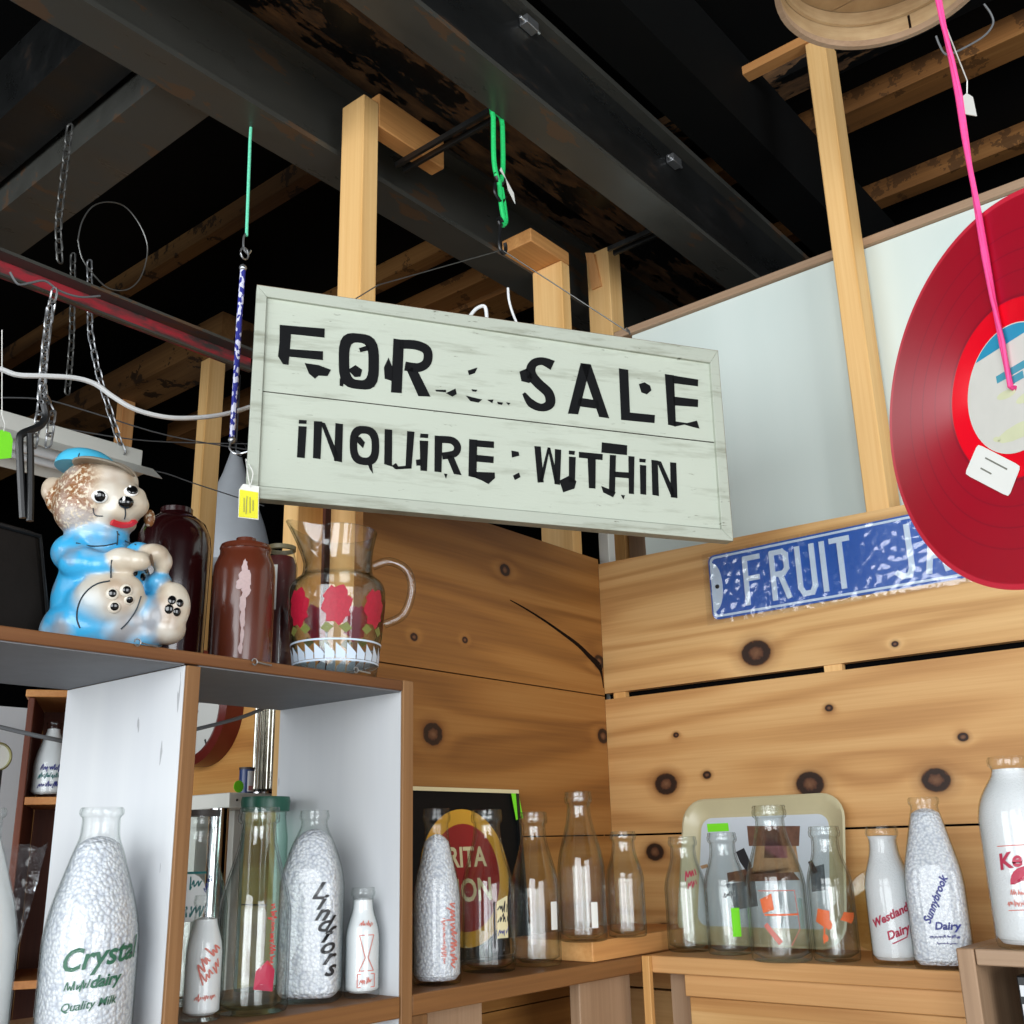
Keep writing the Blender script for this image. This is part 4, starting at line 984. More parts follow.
# --- corner shelf, left run
bottle('beaded white bottle with red upright lettering beside the framed print', foot(437,987,.036,ZS+E1), .2430, .0352, 'quart', fill=.80, prints=[
   ('scrib','ink_softred',.024,.024,.024,.110,.014), ('scrib','ink_softred',.010,.03,.010,.09,.006)], dome=.012)
bottle('clear bottle with yellow emblem standing before the framed print', foot(489,974,.043,ZS+E1), .2440, .0430, 'quart', prints=[
   ('poly','ink_cream',[(.014,.05),(.034,.05),(.034,.112),(.014,.104)]), ('line','ink_black',[(.010,.036),(.010,.104)],.003), ('scrib','ink_black',.016,.096,.033,.096,.012), ('scrib','ink_black',.016,.078,.033,.078,.012), ('scrib','ink_blue',.016,.060,.033,.060,.009)])
bottle('clear embossed bottle standing just left of the loose plank', foot(541,966,.0405,ZS+E1)+V((.022,.010,0)), .2404, .0405, 'quart', prints=[('label','paper',.026,.040,.055,.098)])
bottle('tallest clear bottle standing on the loose plank', foot(584,943,.040,ZS+.0335), .2400, .0400, 'quart', prints=[('label','paper',.014,.026,.022,.062)])
bottle('small clear bottle on the right end of the loose plank', foot(628,938,.0335,ZS+.0335), .1730, .0332, 'slim')
# --- corner shelf, right run
bottle('small clear bottle with red print, leftmost in front of the tray', foot(690,953,.039,ZS+E1), .1950, .0380, 'slim', prints=[('scrib','ink_crimson',.0,.130,.020,.134,.016), ('scrib','ink_crimson',.004,.114,.020,.117,.012)])
bottle('small clear bottle wearing a fluorescent green sticker, before the tray', foot(731,956,.0385,ZS+E1), .2000, .0378, 'slim', prints=[('label','neon',.006,.021,.030,.076), ('scrib','ink_black',-.004,.098,.010,.098,.008)])
bottle('tall clear bottle with orange emblem in the middle of the tray', foot(783,964,.0485,ZS+E1), .2407, .0480, 'quart', prints=[
   ('poly','ink_orange',[(-.028,.095),(-.008,.104),(-.006,.080),(-.024,.074)]), ('line','ink_orange',[(-.022,.072),(.034,.072)],.003), ('line','ink_softred',[(-.022,.058),(.0,.030)],.008), ('line','ink_softred',[(-.030,.108),(.030,.108)],.0014),
   ('line','ink_softred',[(.030,.108),(.034,.05),(.016,.026)],.0014), ('label','glass_green',.034,.044,.050,.096)])
bottle('small clear bottle with orange blossoms, rightmost in front of the tray', foot(838,963,.037,ZS+E1), .2050, .0368, 'slim', prints=[
   ('poly','ink_orange',[(-.016+.011*math.cos(i*.7)*(1+.35*(i%2)), .066+.012*math.sin(i*.7)*(1+.35*(i%2))) for i in range(9)]), ('poly','ink_orange',circ(-.008,.056,.006,.008,7)), ('poly','ink_orange',[(.026+.012*math.cos(i*.7)*(1+.4*(i%2)), .066+.007*math.sin(i*.7)*(1+.4*(i%2))) for i in range(9)]), ('line','ink_orange',[(-.014,.06),(-.018,.028)],.003), ('poly','ink_orange',circ(-.015,.036,.005,.006,7))])
bottle('small white-filled bottle with crimson script leaning beside a beaded one', foot(898,966,.0360,ZS+E1), .2030, .0360, 'slim', fill=.92, fillmat='grain', prints=[
   ('text','ink_crimson','Westland',.0165,-.004,.070,.42,.3,.0005), ('text','ink_crimson','Dairy',.0165,.006,.047,.36,.3,.0005), ('line','ink_crimson',[(-.004,.031),(.020,.041)],.0016)], dome=.002)
bottle('square bottle of white beads with dark blue diagonal script near the crate shelf', foot(943,971,.045,ZS+E1)+V((0,.005,0)), .2429, .0425, 'pyramid', fill=.90, sq=4., yaw=.28, prints=[
   ('text','ink_blue','Sunnybrook',.0145,-.002,.096,1.12,.3,.0005), ('text','ink_blue','Dairy',.0145,.008,.060,0,.2,.0005), ('scrib','ink_blue',-.016,.046,.022,.046,.004), ('scrib','ink_blue',-.008,.037,.018,.037,.003)], dome=.008)
k0 = dep(1037,943,1.34)
bottle('tall white-filled bottle with a red panel label on the crate shelf', (k0.x,k0.y,CZ+E1), .237, .0475, 'jug', fill=.93, fillmat='grain', dome=.002, prints=[
   ('line','ink_softred',[(-.030,.124),(-.01,.125),(.01,.1255),(.03,.126)],.0012), ('text','ink_crimson','Ke',.026,-.018,.106,.18,.25,.0008), ('scrib','ink_crimson',.010,.108,.034,.113,.014), ('poly','ink_crimson',circ(.002,.078,.022,.022,12,0,PI)), ('scrib','ink_softred',-.022,.068,.02,.068,.006), ('scrib','ink_softred',-.028,.056,.02,.056,.006), ('line','ink_softred',[(-.028,.047),(-.01,.048),(.01,.0485),(.026,.049)],.001)])
# ---------------------------------------------------------------- things along the right wall
ty0, ty1 = at(681,850,0,.045).y, at(846,850,0,.045).y
def rrect(w, h, r, n=6):
    out = []
    for cx, cy, a in ((w-r,h-r,0),(-w+r,h-r,PI/2),(-w+r,-h+r,PI),(w-r,-h+r,1.5*PI)):
        for i in range(n+1): out.append((cx+r*math.cos(a+PI/2*i/n), cy+r*math.sin(a+PI/2*i/n)))
    return out
# tray leaning on the wall: local u along +Y, v up the tilt
tc_y = (ty0+ty1)/2; tw = (ty1-ty0)/2; th = .130
tlow = V((.070, tc_y, ZS+.001)); ttop_z = at(762,800,0,.012).z
vt = V((-.062, 0, ttop_z-ZS)).normalized(); th = ((ttop_z-ZS)**2+.062**2)**.5/2
nt = V((vt.z, 0, -vt.x)).normalized(); uy = V((0,1,0)); tcn = tlow + vt*(th+.002)
P3 = lambda u, v, w=0: tcn + uy*u + vt*v + nt*w
t = thing('serving_tray', 'pale gold round-cornered tray with white picture field leaning on the right wall', 'tray', tlow)
gold = plain('pale_gold_tray', srgb(196,186,150), .3, var=.06)
mb = MB(); lv = []
for (w, h, r, off) in ((tw,th,.045,.016),(tw-.004,th-.004,.042,.0175),(tw-.012,th-.012,.038,.012),(tw-.028,th-.026,.030,.004),(tw-.032,th-.030,.028,.003)):
    lv.append([mb.bm.verts.new(P3(a,b,off)) for a,b in rrect(w,h,r)])
for A_, B_ in zip(lv, lv[1:]):
    n = len(A_)
    for i in range(n): mb.bm.faces.new((A_[i],A_[(i+1)%n],B_[(i+1)%n],B_[i]))
mb.bm.faces.new(lv[-1])
bk = [mb.bm.verts.new(P3(a,b,.0)) for a,b in rrect(tw-.028,th-.026,.030)]; n = len(bk)
for i in range(n): mb.bm.faces.new((lv[0][(i+1)%n],lv[0][i],bk[i],bk[(i+1)%n]))
mb.bm.faces.new(bk[::-1]); obj('rim', mb, gold, t, smooth=True, ang=50)
fd = plain('tray_white_field', srgb(206,214,222), .35, var=.05)
obj('picture_field', MB().prism([P3(a,b,.0032) for a,b in rrect(tw-.036,th-.034,.022)], nt*.0006), fd, t)
# faded printed pictures on the tray
pb = {'brown': plain('print_dim_brown', srgb(110,76,60), .5, var=.5, scale=90), 'slate': plain('print_slate', srgb(96,104,112), .5, var=.4, scale=90), 'dk': plain('print_dark', srgb(40,40,46), .5), 'tan': plain('print_tan', srgb(176,140,104), .5, var=.4, scale=80), 'rose': plain('print_rose', srgb(150,96,100), .5, var=.4, scale=80)}
def tpx(px, py):
    r = RX*((px-512)/FPX)+DN*((py-512)/FPX)+FW; p0 = P3(0,0,.0042); q = CAM + r*((p0-CAM).dot(nt)/r.dot(nt)); return q
for nm, poly in (('brown',[(747,826),(800,826),(799,846),(749,846)]),('tan',[(756,846),(796,845),(800,872),(752,874)]),('rose',[(766,832),(784,830),(788,858),(764,858)]),('brown',[(727,873),(760,866),(790,868),(800,880),(728,882)]),('slate',[(726,884),(755,880),(758,906),(735,910)]),('dk',[(736,852),(744,848),(752,866),(747,872),(740,862)]),('dk',[(744,876),(748,874),(752,898),(748,900)]),('slate',[(810,868),(824,864),(826,890),(812,892)]),('dk',[(808,862),(812,860),(818,872),(813,874)]),('tan',[(700,866),(707,864),(709,867),(702,869)])):
    obj('printed_picture', MB().prism([tpx(*p) for p in poly], nt*.0003), pb[nm], t)
obj('price_sticker', MB().prism([tpx(*p) for p in ((707,824),(728,823),(729,831),(708,832))], nt*.0005), M['neon'], t)
# round glass plate leaning behind the bottles
pc = at(882,890,0,.050); pr_ = .070; base = V((.075, pc.y, ZS+.001)); vt2 = V((-.055,0,.130)).normalized(); nt2 = V((vt2.z,0,-vt2.x)); m3 = Matrix((uy, vt2, nt2)).transposed()
t_ = obj('glass_plate', MB().lathe([(0,0),(.045,0),(.055,.004),(.070,.011),(.0715,.013),(.070,.0135),(.055,.0065),(.045,.0028),(0,.0028)], base+vt2*.072+nt2*.0, 56, mat3=m3), thin_glass('pale_yellow_glass', (.93,.92,.82), (.62,.60,.46), .03), base=base, smooth=True)
tag(t_, 'round pale yellowish glass plate leaning behind the white-filled bottle', 'plate')
# FRUIT JARS sign: embossed blue plate in a plastic sleeve
a, b = at(708.5,556,0,.004), at(712,621,0,.004); py0 = (a.y+b.y)/2+.001; zt, zb = a.z-.001, b.z+.001
hgt = zt-zb; Lp = .615; zc_ = (zt+zb)/2; yc = py0+Lp/2
blue = plain('sign_blue', srgb(44,92,176), .35, var=.08, scale=8); wht = plain('sign_white', srgb(206,222,238), .4)
PL = lambda u, v, w=0.: V((.004+w, yc+u, zc_+v))
t = thing('tin_sign', 'blue embossed metal sign reading fruit jars, wrapped in clear plastic on the right wall', 'sign', V((.004,yc,zb)))
obj('plate', MB().prism([PL(u,v) for u,v in rrect(Lp/2,hgt/2,.014)], (.0015,0,0)), blue, t)
def frame_ring(o, i, w, th_):
    mb = MB(); n = len(o)
    for k in range(n):
        k2 = (k+1)%n; mb.hexa([PL(*o[k],w),PL(*o[k2],w),PL(*i[k2],w),PL(*i[k],w)], [PL(*o[k],w+th_),PL(*o[k2],w+th_),PL(*i[k2],w+th_),PL(*i[k],w+th_)])
    bmesh.ops.remove_doubles(mb.bm, verts=mb.bm.verts[:], dist=1e-6); return mb
obj('white_border', frame_ring(rrect(Lp/2-.004,hgt/2-.004,.012), rrect(Lp/2-.0085,hgt/2-.0085,.009), .0015, .0016), wht, t)
for s_ in (-1,1):
    arc = [(s_*(Lp/2-.009), (hgt/2-.014)*math.cos(x)) for x in (0,PI)]
    pts = [(s_*(Lp/2-.0088), hgt/2-.016)] + [(s_*(Lp/2-.009-.020*math.sin(PI*i/12)), (hgt/2-.018)*math.cos(PI*i/12)) for i in range(1,12)] + [(s_*(Lp/2-.0088), -hgt/2+.016)]
    obj('end_panel', MB().prism([PL(u,v,.0015) for u,v in pts], (.0008,0,0)), wht, t)
    obj('screw', MB().lathe([(0,.003),(.004,.003),(.0045,.0015),(.0045,0),(0,0)], PL(s_*(Lp/2-.017),0,.0015), 12, mat3=Matrix.Rotation(PI/2,3,'Y')), M['blackmetal'], t)
def glyph(ch):
    w, h = .030, .092; T_ = .0105
    G = {'F': [[(-w/2,-h/2),(-w/2,h/2),(w/2,h/2)],[(-w/2,.004),(w/2*.75,.004)]], 'R': [[(-w/2,-h/2),(-w/2,h/2),(w*.25,h/2),(w/2,h*.42),(w/2,h*.12),(w*.25,.002),(-w/2,.002)],[(0,.002),(w/2,-h/2)]],
         'U': [[(-w/2,h/2),(-w/2,-h*.36),(-w*.28,-h/2),(w*.28,-h/2),(w/2,-h*.36),(w/2,h/2)]], 'I': [[(0,-h/2),(0,h/2)]], 'T': [[(0,-h/2),(0,h/2)],[(-w*.55,h/2),(w*.55,h/2)]],
         'J': [[(-w*.6,-h*.42),(-w*.3,-h/2),(w*.1,-h/2),(w*.3,-h*.36),(w*.3,h/2)]], 'A': [[(-w*.55,-h/2),(0,h/2),(w*.55,-h/2)],[(-w*.35,-h*.2),(w*.35,-h*.2)]],
         'S': [[(w/2,h*.33),(w*.3,h/2),(-w*.3,h/2),(-w/2,h*.36),(-w/2,h*.14),(-w*.3,.0),(w*.3,.0),(w/2,-h*.14),(w/2,-h*.36),(w*.3,-h/2),(-w*.3,-h/2),(-w/2,-h*.33)]]}
    return G[ch], T_
def put(ch, u):
    G, T_ = glyph(ch); mb = MB(); q_ = 0
    for P in G:
        for i in range(len(P)-1):
            a = V((P[i][0],P[i][1],0)); b = V((P[i+1][0],P[i+1][1],0)); d = (b-a).normalized(); a = a-d*T_*.35; b = b+d*T_*.35; nn = V((-d.y,d.x,0))*T_/2
            q = [a+nn,b+nn,b-nn,a-nn]; q_ += 1; mb.prism([PL(u+p.x,p.y,.0015) for p in q], (.0018+.00012*q_,0,0))
    obj('embossed_letter', mb, wht, t)
# letter centres read along the plate
for ch, px in (('F',753),('R',780),('U',806),('I',823.5),('T',841),('J',904),('A',934)):
    put(ch, at(px,575-(px-753)*.21,0,.005).y - yc)
uA = at(934,540,0,.005).y - yc; put('R', uA+.052); put('S', uA+.100)
m4w = [(py0-.012-yc,-hgt/2-.010),(Lp/2+.01,-hgt/2-.008),(Lp/2+.01,hgt/2+.004),(py0-.012-yc,hgt/2+.006)]
mb = MB(); NX, NY = 110, 26; rr_ = random.Random(3)
grid = [[mb.bm.verts.new(PL(lerp(m4w[0][0],m4w[1][0],i/NX), lerp(m4w[0][1],m4w[3][1],j/NY), .0042 + (.0025*rr_.random() if 0<i<NX and 0<j<NY else 0))) for j in range(NY+1)] for i in range(NX+1)]
for i in range(NX):
    for j in range(NY): mb.bm.faces.new((grid[i][j],grid[i+1][j],grid[i+1][j+1],grid[i][j+1]))
obj('plastic_sleeve', mb, M['wrap'], t, smooth=True, ang=180)
# ---------------------------------------------------------------- framed print behind the bottles on the left wall
fx0, fx1 = at(521,790,1,.02).x, .795; fz = at(470,788,1,.02).z
t = thing('framed_print', 'black framed print with red disc leaning on the left wall behind bottles', 'picture', ((fx0+fx1)/2,.02,ZS+.001))
FPt = lambda u, v, w=0: V((lerp(fx1,fx0,u), .030-.022*v+w, lerp(ZS+.001, fz, v)))
obj('panel', MB().prism([FPt(0,0),FPt(1,0),FPt(1,1),FPt(0,1)], (0,-.006,0)), plain('print_black', srgb(12,12,13), .6, spec=.15), t)
tr_ = .012/(fz-ZS)
for (u0,v0,u1,v1,mt) in ((0,1-tr_*.55,1,1,'ink_cream'),(0,0,1,tr_*.5,'blackmetal'),(.985,tr_*.5,1,1-tr_*.55,'blackmetal'),(0,tr_*.5,.015,1-tr_*.55,'blackmetal')):
    obj('frame_rail', MB().prism([FPt(u0,v0,.0004),FPt(u1,v0,.0004),FPt(u1,v1,.0004),FPt(u0,v1,.0004)], (0,.006,0)), M[mt], t)
def fpx(px, py, off=.0008):
    p0 = FPt(.5,.5,off); n = (FPt(1,0)-FPt(0,0)).cross(FPt(0,1)-FPt(0,0)).normalized(); r = RX*((px-512)/FPX)+DN*((py-512)/FPX)+FW
    return CAM + r*((p0-CAM).dot(n)/r.dot(n))
cc = fpx(466,877); RR = (fpx(466,824)-cc).length
def disc(R0, R1, mat, off, a0=0, a1=2*PI, n=48, name='printed_disc'):
    mb = MB(); ux = (FPt(1,0)-FPt(0,0)).normalized(); uz = (FPt(0,1)-FPt(0,0)).normalized(); c = cc+V((0,off,0))
    for i in range(n):
        u, w = a0+(a1-a0)*i/n, a0+(a1-a0)*(i+1)/n; f_ = lambda r, q: c+ux*r*math.cos(q)+uz*r*math.sin(q)
        mb.face([f_(R0,u),f_(R1,u),f_(R1,w),f_(R0,w)] if R0 > 0 else [c, f_(R1,u), f_(R1,w)])
    obj(name, mb, mat, t)
disc(0, RR, M['ink_darkred'], .0002); disc(RR, RR*1.28, M['ink_gold'], .0002)
mb = MB(); 
for s_, px, py, sz in (('RITA',467,858,.046),('ION',474,891,.052)):
    bm = text_bm(s_, sz, 0, 0, .0012); ux = (FPt(1,0)-FPt(0,0)).normalized(); uz = (FPt(0,1)-FPt(0,0)).normalized(); o0 = fpx(px,py)+V((0,.0006,0))
    place_bm(bm, lambda c: o0+ux*c.x+uz*c.y); mb = MB(); merge(mb, bm); obj('printed_lettering', mb, M['ink_cream'], t)
fk = MB().prism([fpx(*p, .004) for p in ((511,793),(518,792),(523,818),(516,820))], (0,.0006,0))
tag(obj('price_tag', fk, M['neon'], base=fpx(520,822,.004)), 'fluorescent green tag stuck to the corner of the framed print', 'tag', 'fluorescent green tags')

# ---------------------------------------------------------------- on top of the shelf unit
ZT = 1.8812
# dark leather case
c0 = at(-60,640,1,.10); t = thing('leather_case', 'dark leather case standing at the left end of the shelf top', 'case', (1.55,.06,ZT))
xa = at(62,610,1,.05).x
mb = MB(); mb.hexa([(xa+.002,-.06,ZT),(1.80,-.06,ZT),(1.80,.052,ZT),(xa+.002,.052,ZT)], [(xa+.028,-.045,ZT+.165),(1.80,-.045,ZT+.20),(1.80,.035,ZT+.20),(xa+.028,.035,ZT+.165)])
obj('body', mb, M['leather'], t, bevel=.012)
obj('seam_piping', MB().tube([(xa+.010,.053,ZT+.012),(xa+.033,.039,ZT+.156),(1.79,.039,ZT+.19)], .003, 6), M['blackmetal'], t)
obj('handle', MB().tube(curve([(1.55,-.005,ZT+.18),(1.54,-.005,ZT+.215),(1.46,-.005,ZT+.21),(1.45,-.005,ZT+.175)],5), .007, 8), M['leather'], t, smooth=True)
# oxblood jug behind the bear
q = at(180,600,1,.0); rj = .050
t = thing('stoneware_jug', 'dark oxblood glazed jug half hidden behind the bear figurine', 'jug', (q.x+.016,.0,ZT))
hj = at(180,517,1,0).z-ZT
obj('body', MB().lathe([(0,0),(rj*.9,0),(rj,.006),(rj*1.03,hj*.5),(rj*1.05,hj*.78),(rj*1.0,hj*.87),(rj*.86,hj*.94),(rj*.6,hj*.985),(rj*.42,hj*1.0),(rj*.36,hj*1.0),(rj*.36,hj*.97),(0,hj*.97)], (q.x+.016,.0,ZT+.0003), 40), M['oxblood'], t, smooth=True)
obj('rim', MB().lathe([(rj*.40,hj*1.0),(rj*.46,hj*1.01),(rj*.46,hj*1.04),(rj*.38,hj*1.04)], (q.x+.016,.0,ZT+.0005), 32, close=True), M['oxblood'], t, smooth=True)
# brown stoneware crock with lid
q = at(243,600,1,.10); rc = (at(272,600,1,.10)-at(216,600,1,.10)).length/2*.90; hc = at(243,549,1,.10+rc*.3).z-ZT
t = thing('stoneware_crock', 'brown glazed crock with pale streak, standing below the yellow tag', 'crock', (q.x,.10,ZT))
obj('body', MB().lathe([(0,0),(rc*.92,0),(rc,.004),(rc,hc*.80),(rc*.97,hc*.88),(rc*.86,hc*.95),(rc*.82,hc*.97),(rc*.82,hc),(rc*.72,hc),(rc*.72,hc*.96),(0,hc*.96)], (q.x,.10,ZT+.0003), 44), M['brown_glaze'], t, smooth=True)
obj('lid', MB().lathe([(0,hc+.001),(rc*.80,hc+.001),(rc*.84,hc+.004),(rc*.80,hc+.009),(rc*.34,hc+.010),(rc*.32,hc+.020),(0,hc+.021)], (q.x,.10,ZT), 36), M['brown_glaze'], t, smooth=True)
tw_ = (V((CAM.x,CAM.y,0))-V((q.x,.10,0))).normalized(); aa = math.atan2(tw_.y,tw_.x)
rr_ = random.Random(5); mb = MB()
sc_ = hc/.165; cw_ = lambda u,z,o=.0006: V((q.x+(rc+o)*math.cos(aa+u/rc), .10+(rc+o)*math.sin(aa+u/rc), ZT+z*sc_))
for (u_, z_, ru_, rz_) in ((0,.118,.009,.016),(-.004,.112,.008,.009),(.004,.104,.007,.009),(.0,.135,.004,.010),(.0,.088,.0045,.014),(.001,.066,.0035,.014),(.001,.045,.0028,.014),(.0,.028,.003,.008)):
    P_ = [(u_+ru_*math.cos(i*PI/8)*rr_.uniform(.7,1.15), z_+rz_*math.sin(i*PI/8)*rr_.uniform(.7,1.15)) for i in range(16)]; o_ = .0005+.00005*int(u_*1e3+z_*1e3)%9*.00005
    for i in range(16): mb.face([cw_(u_,z_), cw_(*P_[i]), cw_(*P_[(i+1)%16])])
obj('pale_streak', mb, plain('pale_streak_tone', srgb(196,170,168), .5, var=.2, scale=300), t)  # pale blobs in an upright streak on the viewer's side
# tall jar with paper label behind it
q2 = at(281,600,1,.045); rj2 = .026; hj2 = at(281,546,1,.045).z-ZT
t = thing('glass_jar', 'dark red filled glass jar with paper label between crock and pitcher', 'jar', (q2.x,.040,ZT))
obj('contents', MB().lathe([(0,.004),(rj2*.93,.004),(rj2*.93,hj2*.86),(rj2*.75,hj2*.92),(0,hj2*.92)], (q2.x,.040,ZT), 32), plain('dark_red_contents', srgb(84,26,24), .5, var=.3, scale=40), t, smooth=True)
obj('glass', MB().lathe([(0,0),(rj2*.95,0),(rj2,.004),(rj2,hj2*.85),(rj2*.8,hj2*.95),(rj2*.8,hj2*.97)], (q2.x,.040,ZT+.0003), 40), M['glass'], t, smooth=True)
obj('rim', MB().lathe([(rj2*.78,hj2*.965),(rj2*.88,hj2*.97),(rj2*.88,hj2*1.0),(rj2*.78,hj2*1.0)], (q2.x,.040,ZT), 32, close=True), plain('brass_rim', srgb(110,100,70), .4), t, smooth=True)
to = (V((CAM.x,CAM.y,0))-V((q2.x,.04,0))).normalized(); a2 = math.atan2(to.y,to.x); mb = MB()
for i in range(5):
    ua, ub = lerp(-.022,-.004,i/5)/rj2, lerp(-.022,-.004,(i+1)/5)/rj2; f_ = lambda u,z: V((q2.x+(rj2+.0006)*math.cos(a2+u), .04+(rj2+.0006)*math.sin(a2+u), ZT+z))
    mb.face([f_(ua,hj2*.52),f_(ub,hj2*.52),f_(ub,hj2*.84),f_(ua,hj2*.84)])
obj('paper_label', mb, M['paper'], t)
# glass pitcher with red flowers
pb_ = foot(337,666,.038,ZT); PX, PY = pb_.x, .150; PX = at(337,600,1,.150).x; hp = at(336,533,1,.150).z-ZT; k_ = hp/.20
t = thing('glass_pitcher', 'clear glass pitcher with red flowers and white zigzag band near the shelf corner', 'pitcher', (PX,PY,ZT))
px_m = (at(383,590,1,.15)-at(289,590,1,.15)).length/94*math.cos(math.radians(38)); R_ = 45*px_m
prof = [(0,0),(.80,0),(.86,.02),(.93,.20),(1.0,.45),(1.02,.56),(1.0,.61),(.93,.65),(.80,.685),(.745,.715),(.73,.78),(.75,.88),(.80,.96),(.83,1.0)]
to = (V((CAM.x,CAM.y,0))-V((PX,PY,0))).normalized(); ap = math.atan2(to.y,to.x); sp_a = ap-1.25
mb = MB(); rings = []
for wall_, seq in ((0,spline_profile(prof,3)), (.003,[p for p in spline_profile(prof,3)[::-1] if p[1] > .03]+[(0,.03)])):
    for (r_, z_) in seq:
        if r_ == 0: rings.append([mb.bm.verts.new((PX,PY,ZT+.0004+z_*hp))]); continue
        ring_ = []
        for i in range(56):
            an = 2*PI*i/56; d = (an-sp_a+PI)%(2*PI)-PI; s_ = math.exp(-(d/.38)**2)*max(0,(z_-.78)/.22); s2 = -.10*math.exp(-((abs(d)-.75)/.3)**2)*max(0,(z_-.78)/.22)
            rr2 = R_*(r_+.34*s_+s2)-wall_; ring_.append(mb.bm.verts.new((PX+rr2*math.cos(an), PY+rr2*math.sin(an), ZT+.0004+z_*hp+.010*s_*k_)))
        rings.append(ring_)
for A_, B_ in zip(rings, rings[1:]):
    for i in range(56):
        j = (i+1)%56
        if len(A_) == 1: f_ = (A_[0],B_[j],B_[i])
        elif len(B_) == 1: f_ = (A_[i],A_[j],B_[0])
        else: f_ = (A_[i],A_[j],B_[j],B_[i])
        mb.bm.faces.new(f_)
obj('body', mb, M['glass_heavy'], t, smooth=True, ang=60)
hd = V((math.cos(ap+1.35), math.sin(ap+1.35), 0)); hb = V((PX,PY,ZT))
w = curve([hb+hd*R_*.76+V((0,0,hp*.76)), hb+hd*R_*1.12+V((0,0,hp*.79)), hb+hd*R_*1.50+V((0,0,hp*.72)), hb+hd*R_*1.60+V((0,0,hp*.58)), hb+hd*R_*1.42+V((0,0,hp*.42)), hb+hd*R_*1.02+V((0,0,hp*.36))], 6)
obj('handle', MB().tube(w, .0062, 12), M['glass_heavy'], t, smooth=True)
def pw(u, z, o=.0006):
    r_ = R_*rad_at([(a,b) for a,b in spline_profile(prof,3)], z)+o; return V((PX+r_*math.cos(ap+u/R_), PY+r_*math.sin(ap+u/R_), ZT+z*hp))
rose = plain('pitcher_red_flower', srgb(176,20,50), .5, var=.25, scale=220); leafm = plain('pitcher_green_leaf', srgb(120,124,60), .5, var=.2, scale=200)
for k in range(7):
    u0 = (-.9+k*.9)*R_; mb = MB(); rr_ = random.Random(k); n = 22
    P = [(u0+.30*R_*math.cos(2*PI*i/n)*(1+.16*math.sin(i*2.3)), .44+.125*math.sin(2*PI*i/n)*(1+.14*math.sin(i*1.9))) for i in range(n)]
    for i in range(n):
        a, b = P[i], P[(i+1)%n]; h_ = lambda p: (lerp(u0,p[0],.5), lerp(.44,p[1],.5))
        mb.face([pw(u0,.44),pw(*h_(a)),pw(*h_(b))]); mb.face([pw(*h_(a)),pw(*a),pw(*b),pw(*h_(b))])
    obj('printed_flower', mb, rose, t)
    mb = MB()
    for s_ in (-1,1):
        P = [(u0+s_*.05*R_,.30),(u0+s_*.22*R_,.33),(u0+s_*.34*R_,.29),(u0+s_*.2*R_,.26)]; mb.face([pw(*p) for p in P])
    obj('printed_leaves', mb, leafm, t)
mb = MB(); N = 26
for k in range(N):
    u0 = k/N*2*PI*R_; du = 2*PI*R_/N; mb.face([pw(u0,.10),pw(u0+du*.9,.10),pw(u0+du*.9,.14),pw(u0,.20)])
obj('white_zigzag', mb, wht, t)
mb = MB()
for z_ in (.085,.215):
    for k in range(48):
        u0, u1 = k/48*2*PI*R_, (k+1)/48*2*PI*R_; mb.face([pw(u0,z_),pw(u1,z_),pw(u1,z_+.012),pw(u0,z_+.012)])
obj('white_lines', mb, wht, t)
# ---------------------------------------------------------------- painted bear figurine on the shelf top
from mathutils.bvhtree import BVHTree
B0 = dep(115,640,1.30); bd = V((B0.x-CAM.x, B0.y-CAM.y, 0)).normalized(); PXM = 1.30/FPX
def bp(px, py, w=0.):
    r = RX*((px-512)/FPX)+DN*((py-512)/FPX)+FW; p = CAM + r*((B0-CAM).dot(bd)/r.dot(bd)); return p - bd*(w*PXM)
br_ = V((-bd.y, bd.x, 0)); br_ = br_ if br_.dot(RX) > 0 else -br_
fr = Matrix((br_, V((0,0,1)), -bd)).transposed()           # local: right, up, towards the viewer
BL, CR, FU, BR = (58,166,216), (200,188,168), (136,90,50), (120,92,66)
EL = [(84,628,40,28,40,2,BL),(76,600,24,38,30,0,BL),(104,592,47,52,40,0,BL),(98,632,55,30,44,0,BL),(122,626,52,30,40,6,BL),(97,540,32,20,30,4,BL),
 (97,497,40,38,38,4,FU),(84,510,30,32,30,10,FU),(110,488,28,22,26,18,CR),(112,504,30,22,24,24,CR),(126,514,22,16,18,32,CR),(132,505,13,9,12,34,CR),(118,521,22,13,20,26,CR),(110,528,26,10,22,14,CR),
 (53,490,12,15,8,0,CR),(58,500,12,16,10,2,FU),(149,521,6,11,6,10,FU),
 (74,556,22,20,22,12,BL),(84,571,24,17,20,26,BL),(102,575,18,14,16,36,BL),(122,571,18,13,14,44,CR),(138,573,12,10,11,48,CR),
 (138,560,14,12,14,26,BL),(152,563,15,11,13,36,CR),(161,570,10,12,10,32,CR),(158,588,13,12,16,22,BL),
 (96,612,32,34,34,16,BL),(110,606,33,27,14,40,CR),(122,600,20,17,12,44,CR),(150,622,20,26,26,20,BL),(170,614,18,26,14,34,CR),(166,634,18,16,20,26,CR),(140,640,22,16,20,22,BL)]
um = MB()
for (x,y,a,b,c,w,col) in EL: um.ball(bp(x,y,w), (a*PXM,b*PXM,c*PXM), 24, 16, rot=fr)
tmp = bpy.data.objects.new('tmp', bpy.data.meshes.new('tmp')); um.bm.to_mesh(tmp.data); um.bm.free(); COL.objects.link(tmp)
rm = tmp.modifiers.new('r', 'REMESH'); rm.mode = 'VOXEL'; rm.voxel_size = .0024
sm = tmp.modifiers.new('s', 'SMOOTH'); sm.factor = .5; sm.iterations = 14
dg = bpy.context.evaluated_depsgraph_get(); dg.update()
me = bpy.data.meshes.new_from_object(tmp.evaluated_get(dg)); bpy.data.objects.remove(tmp)
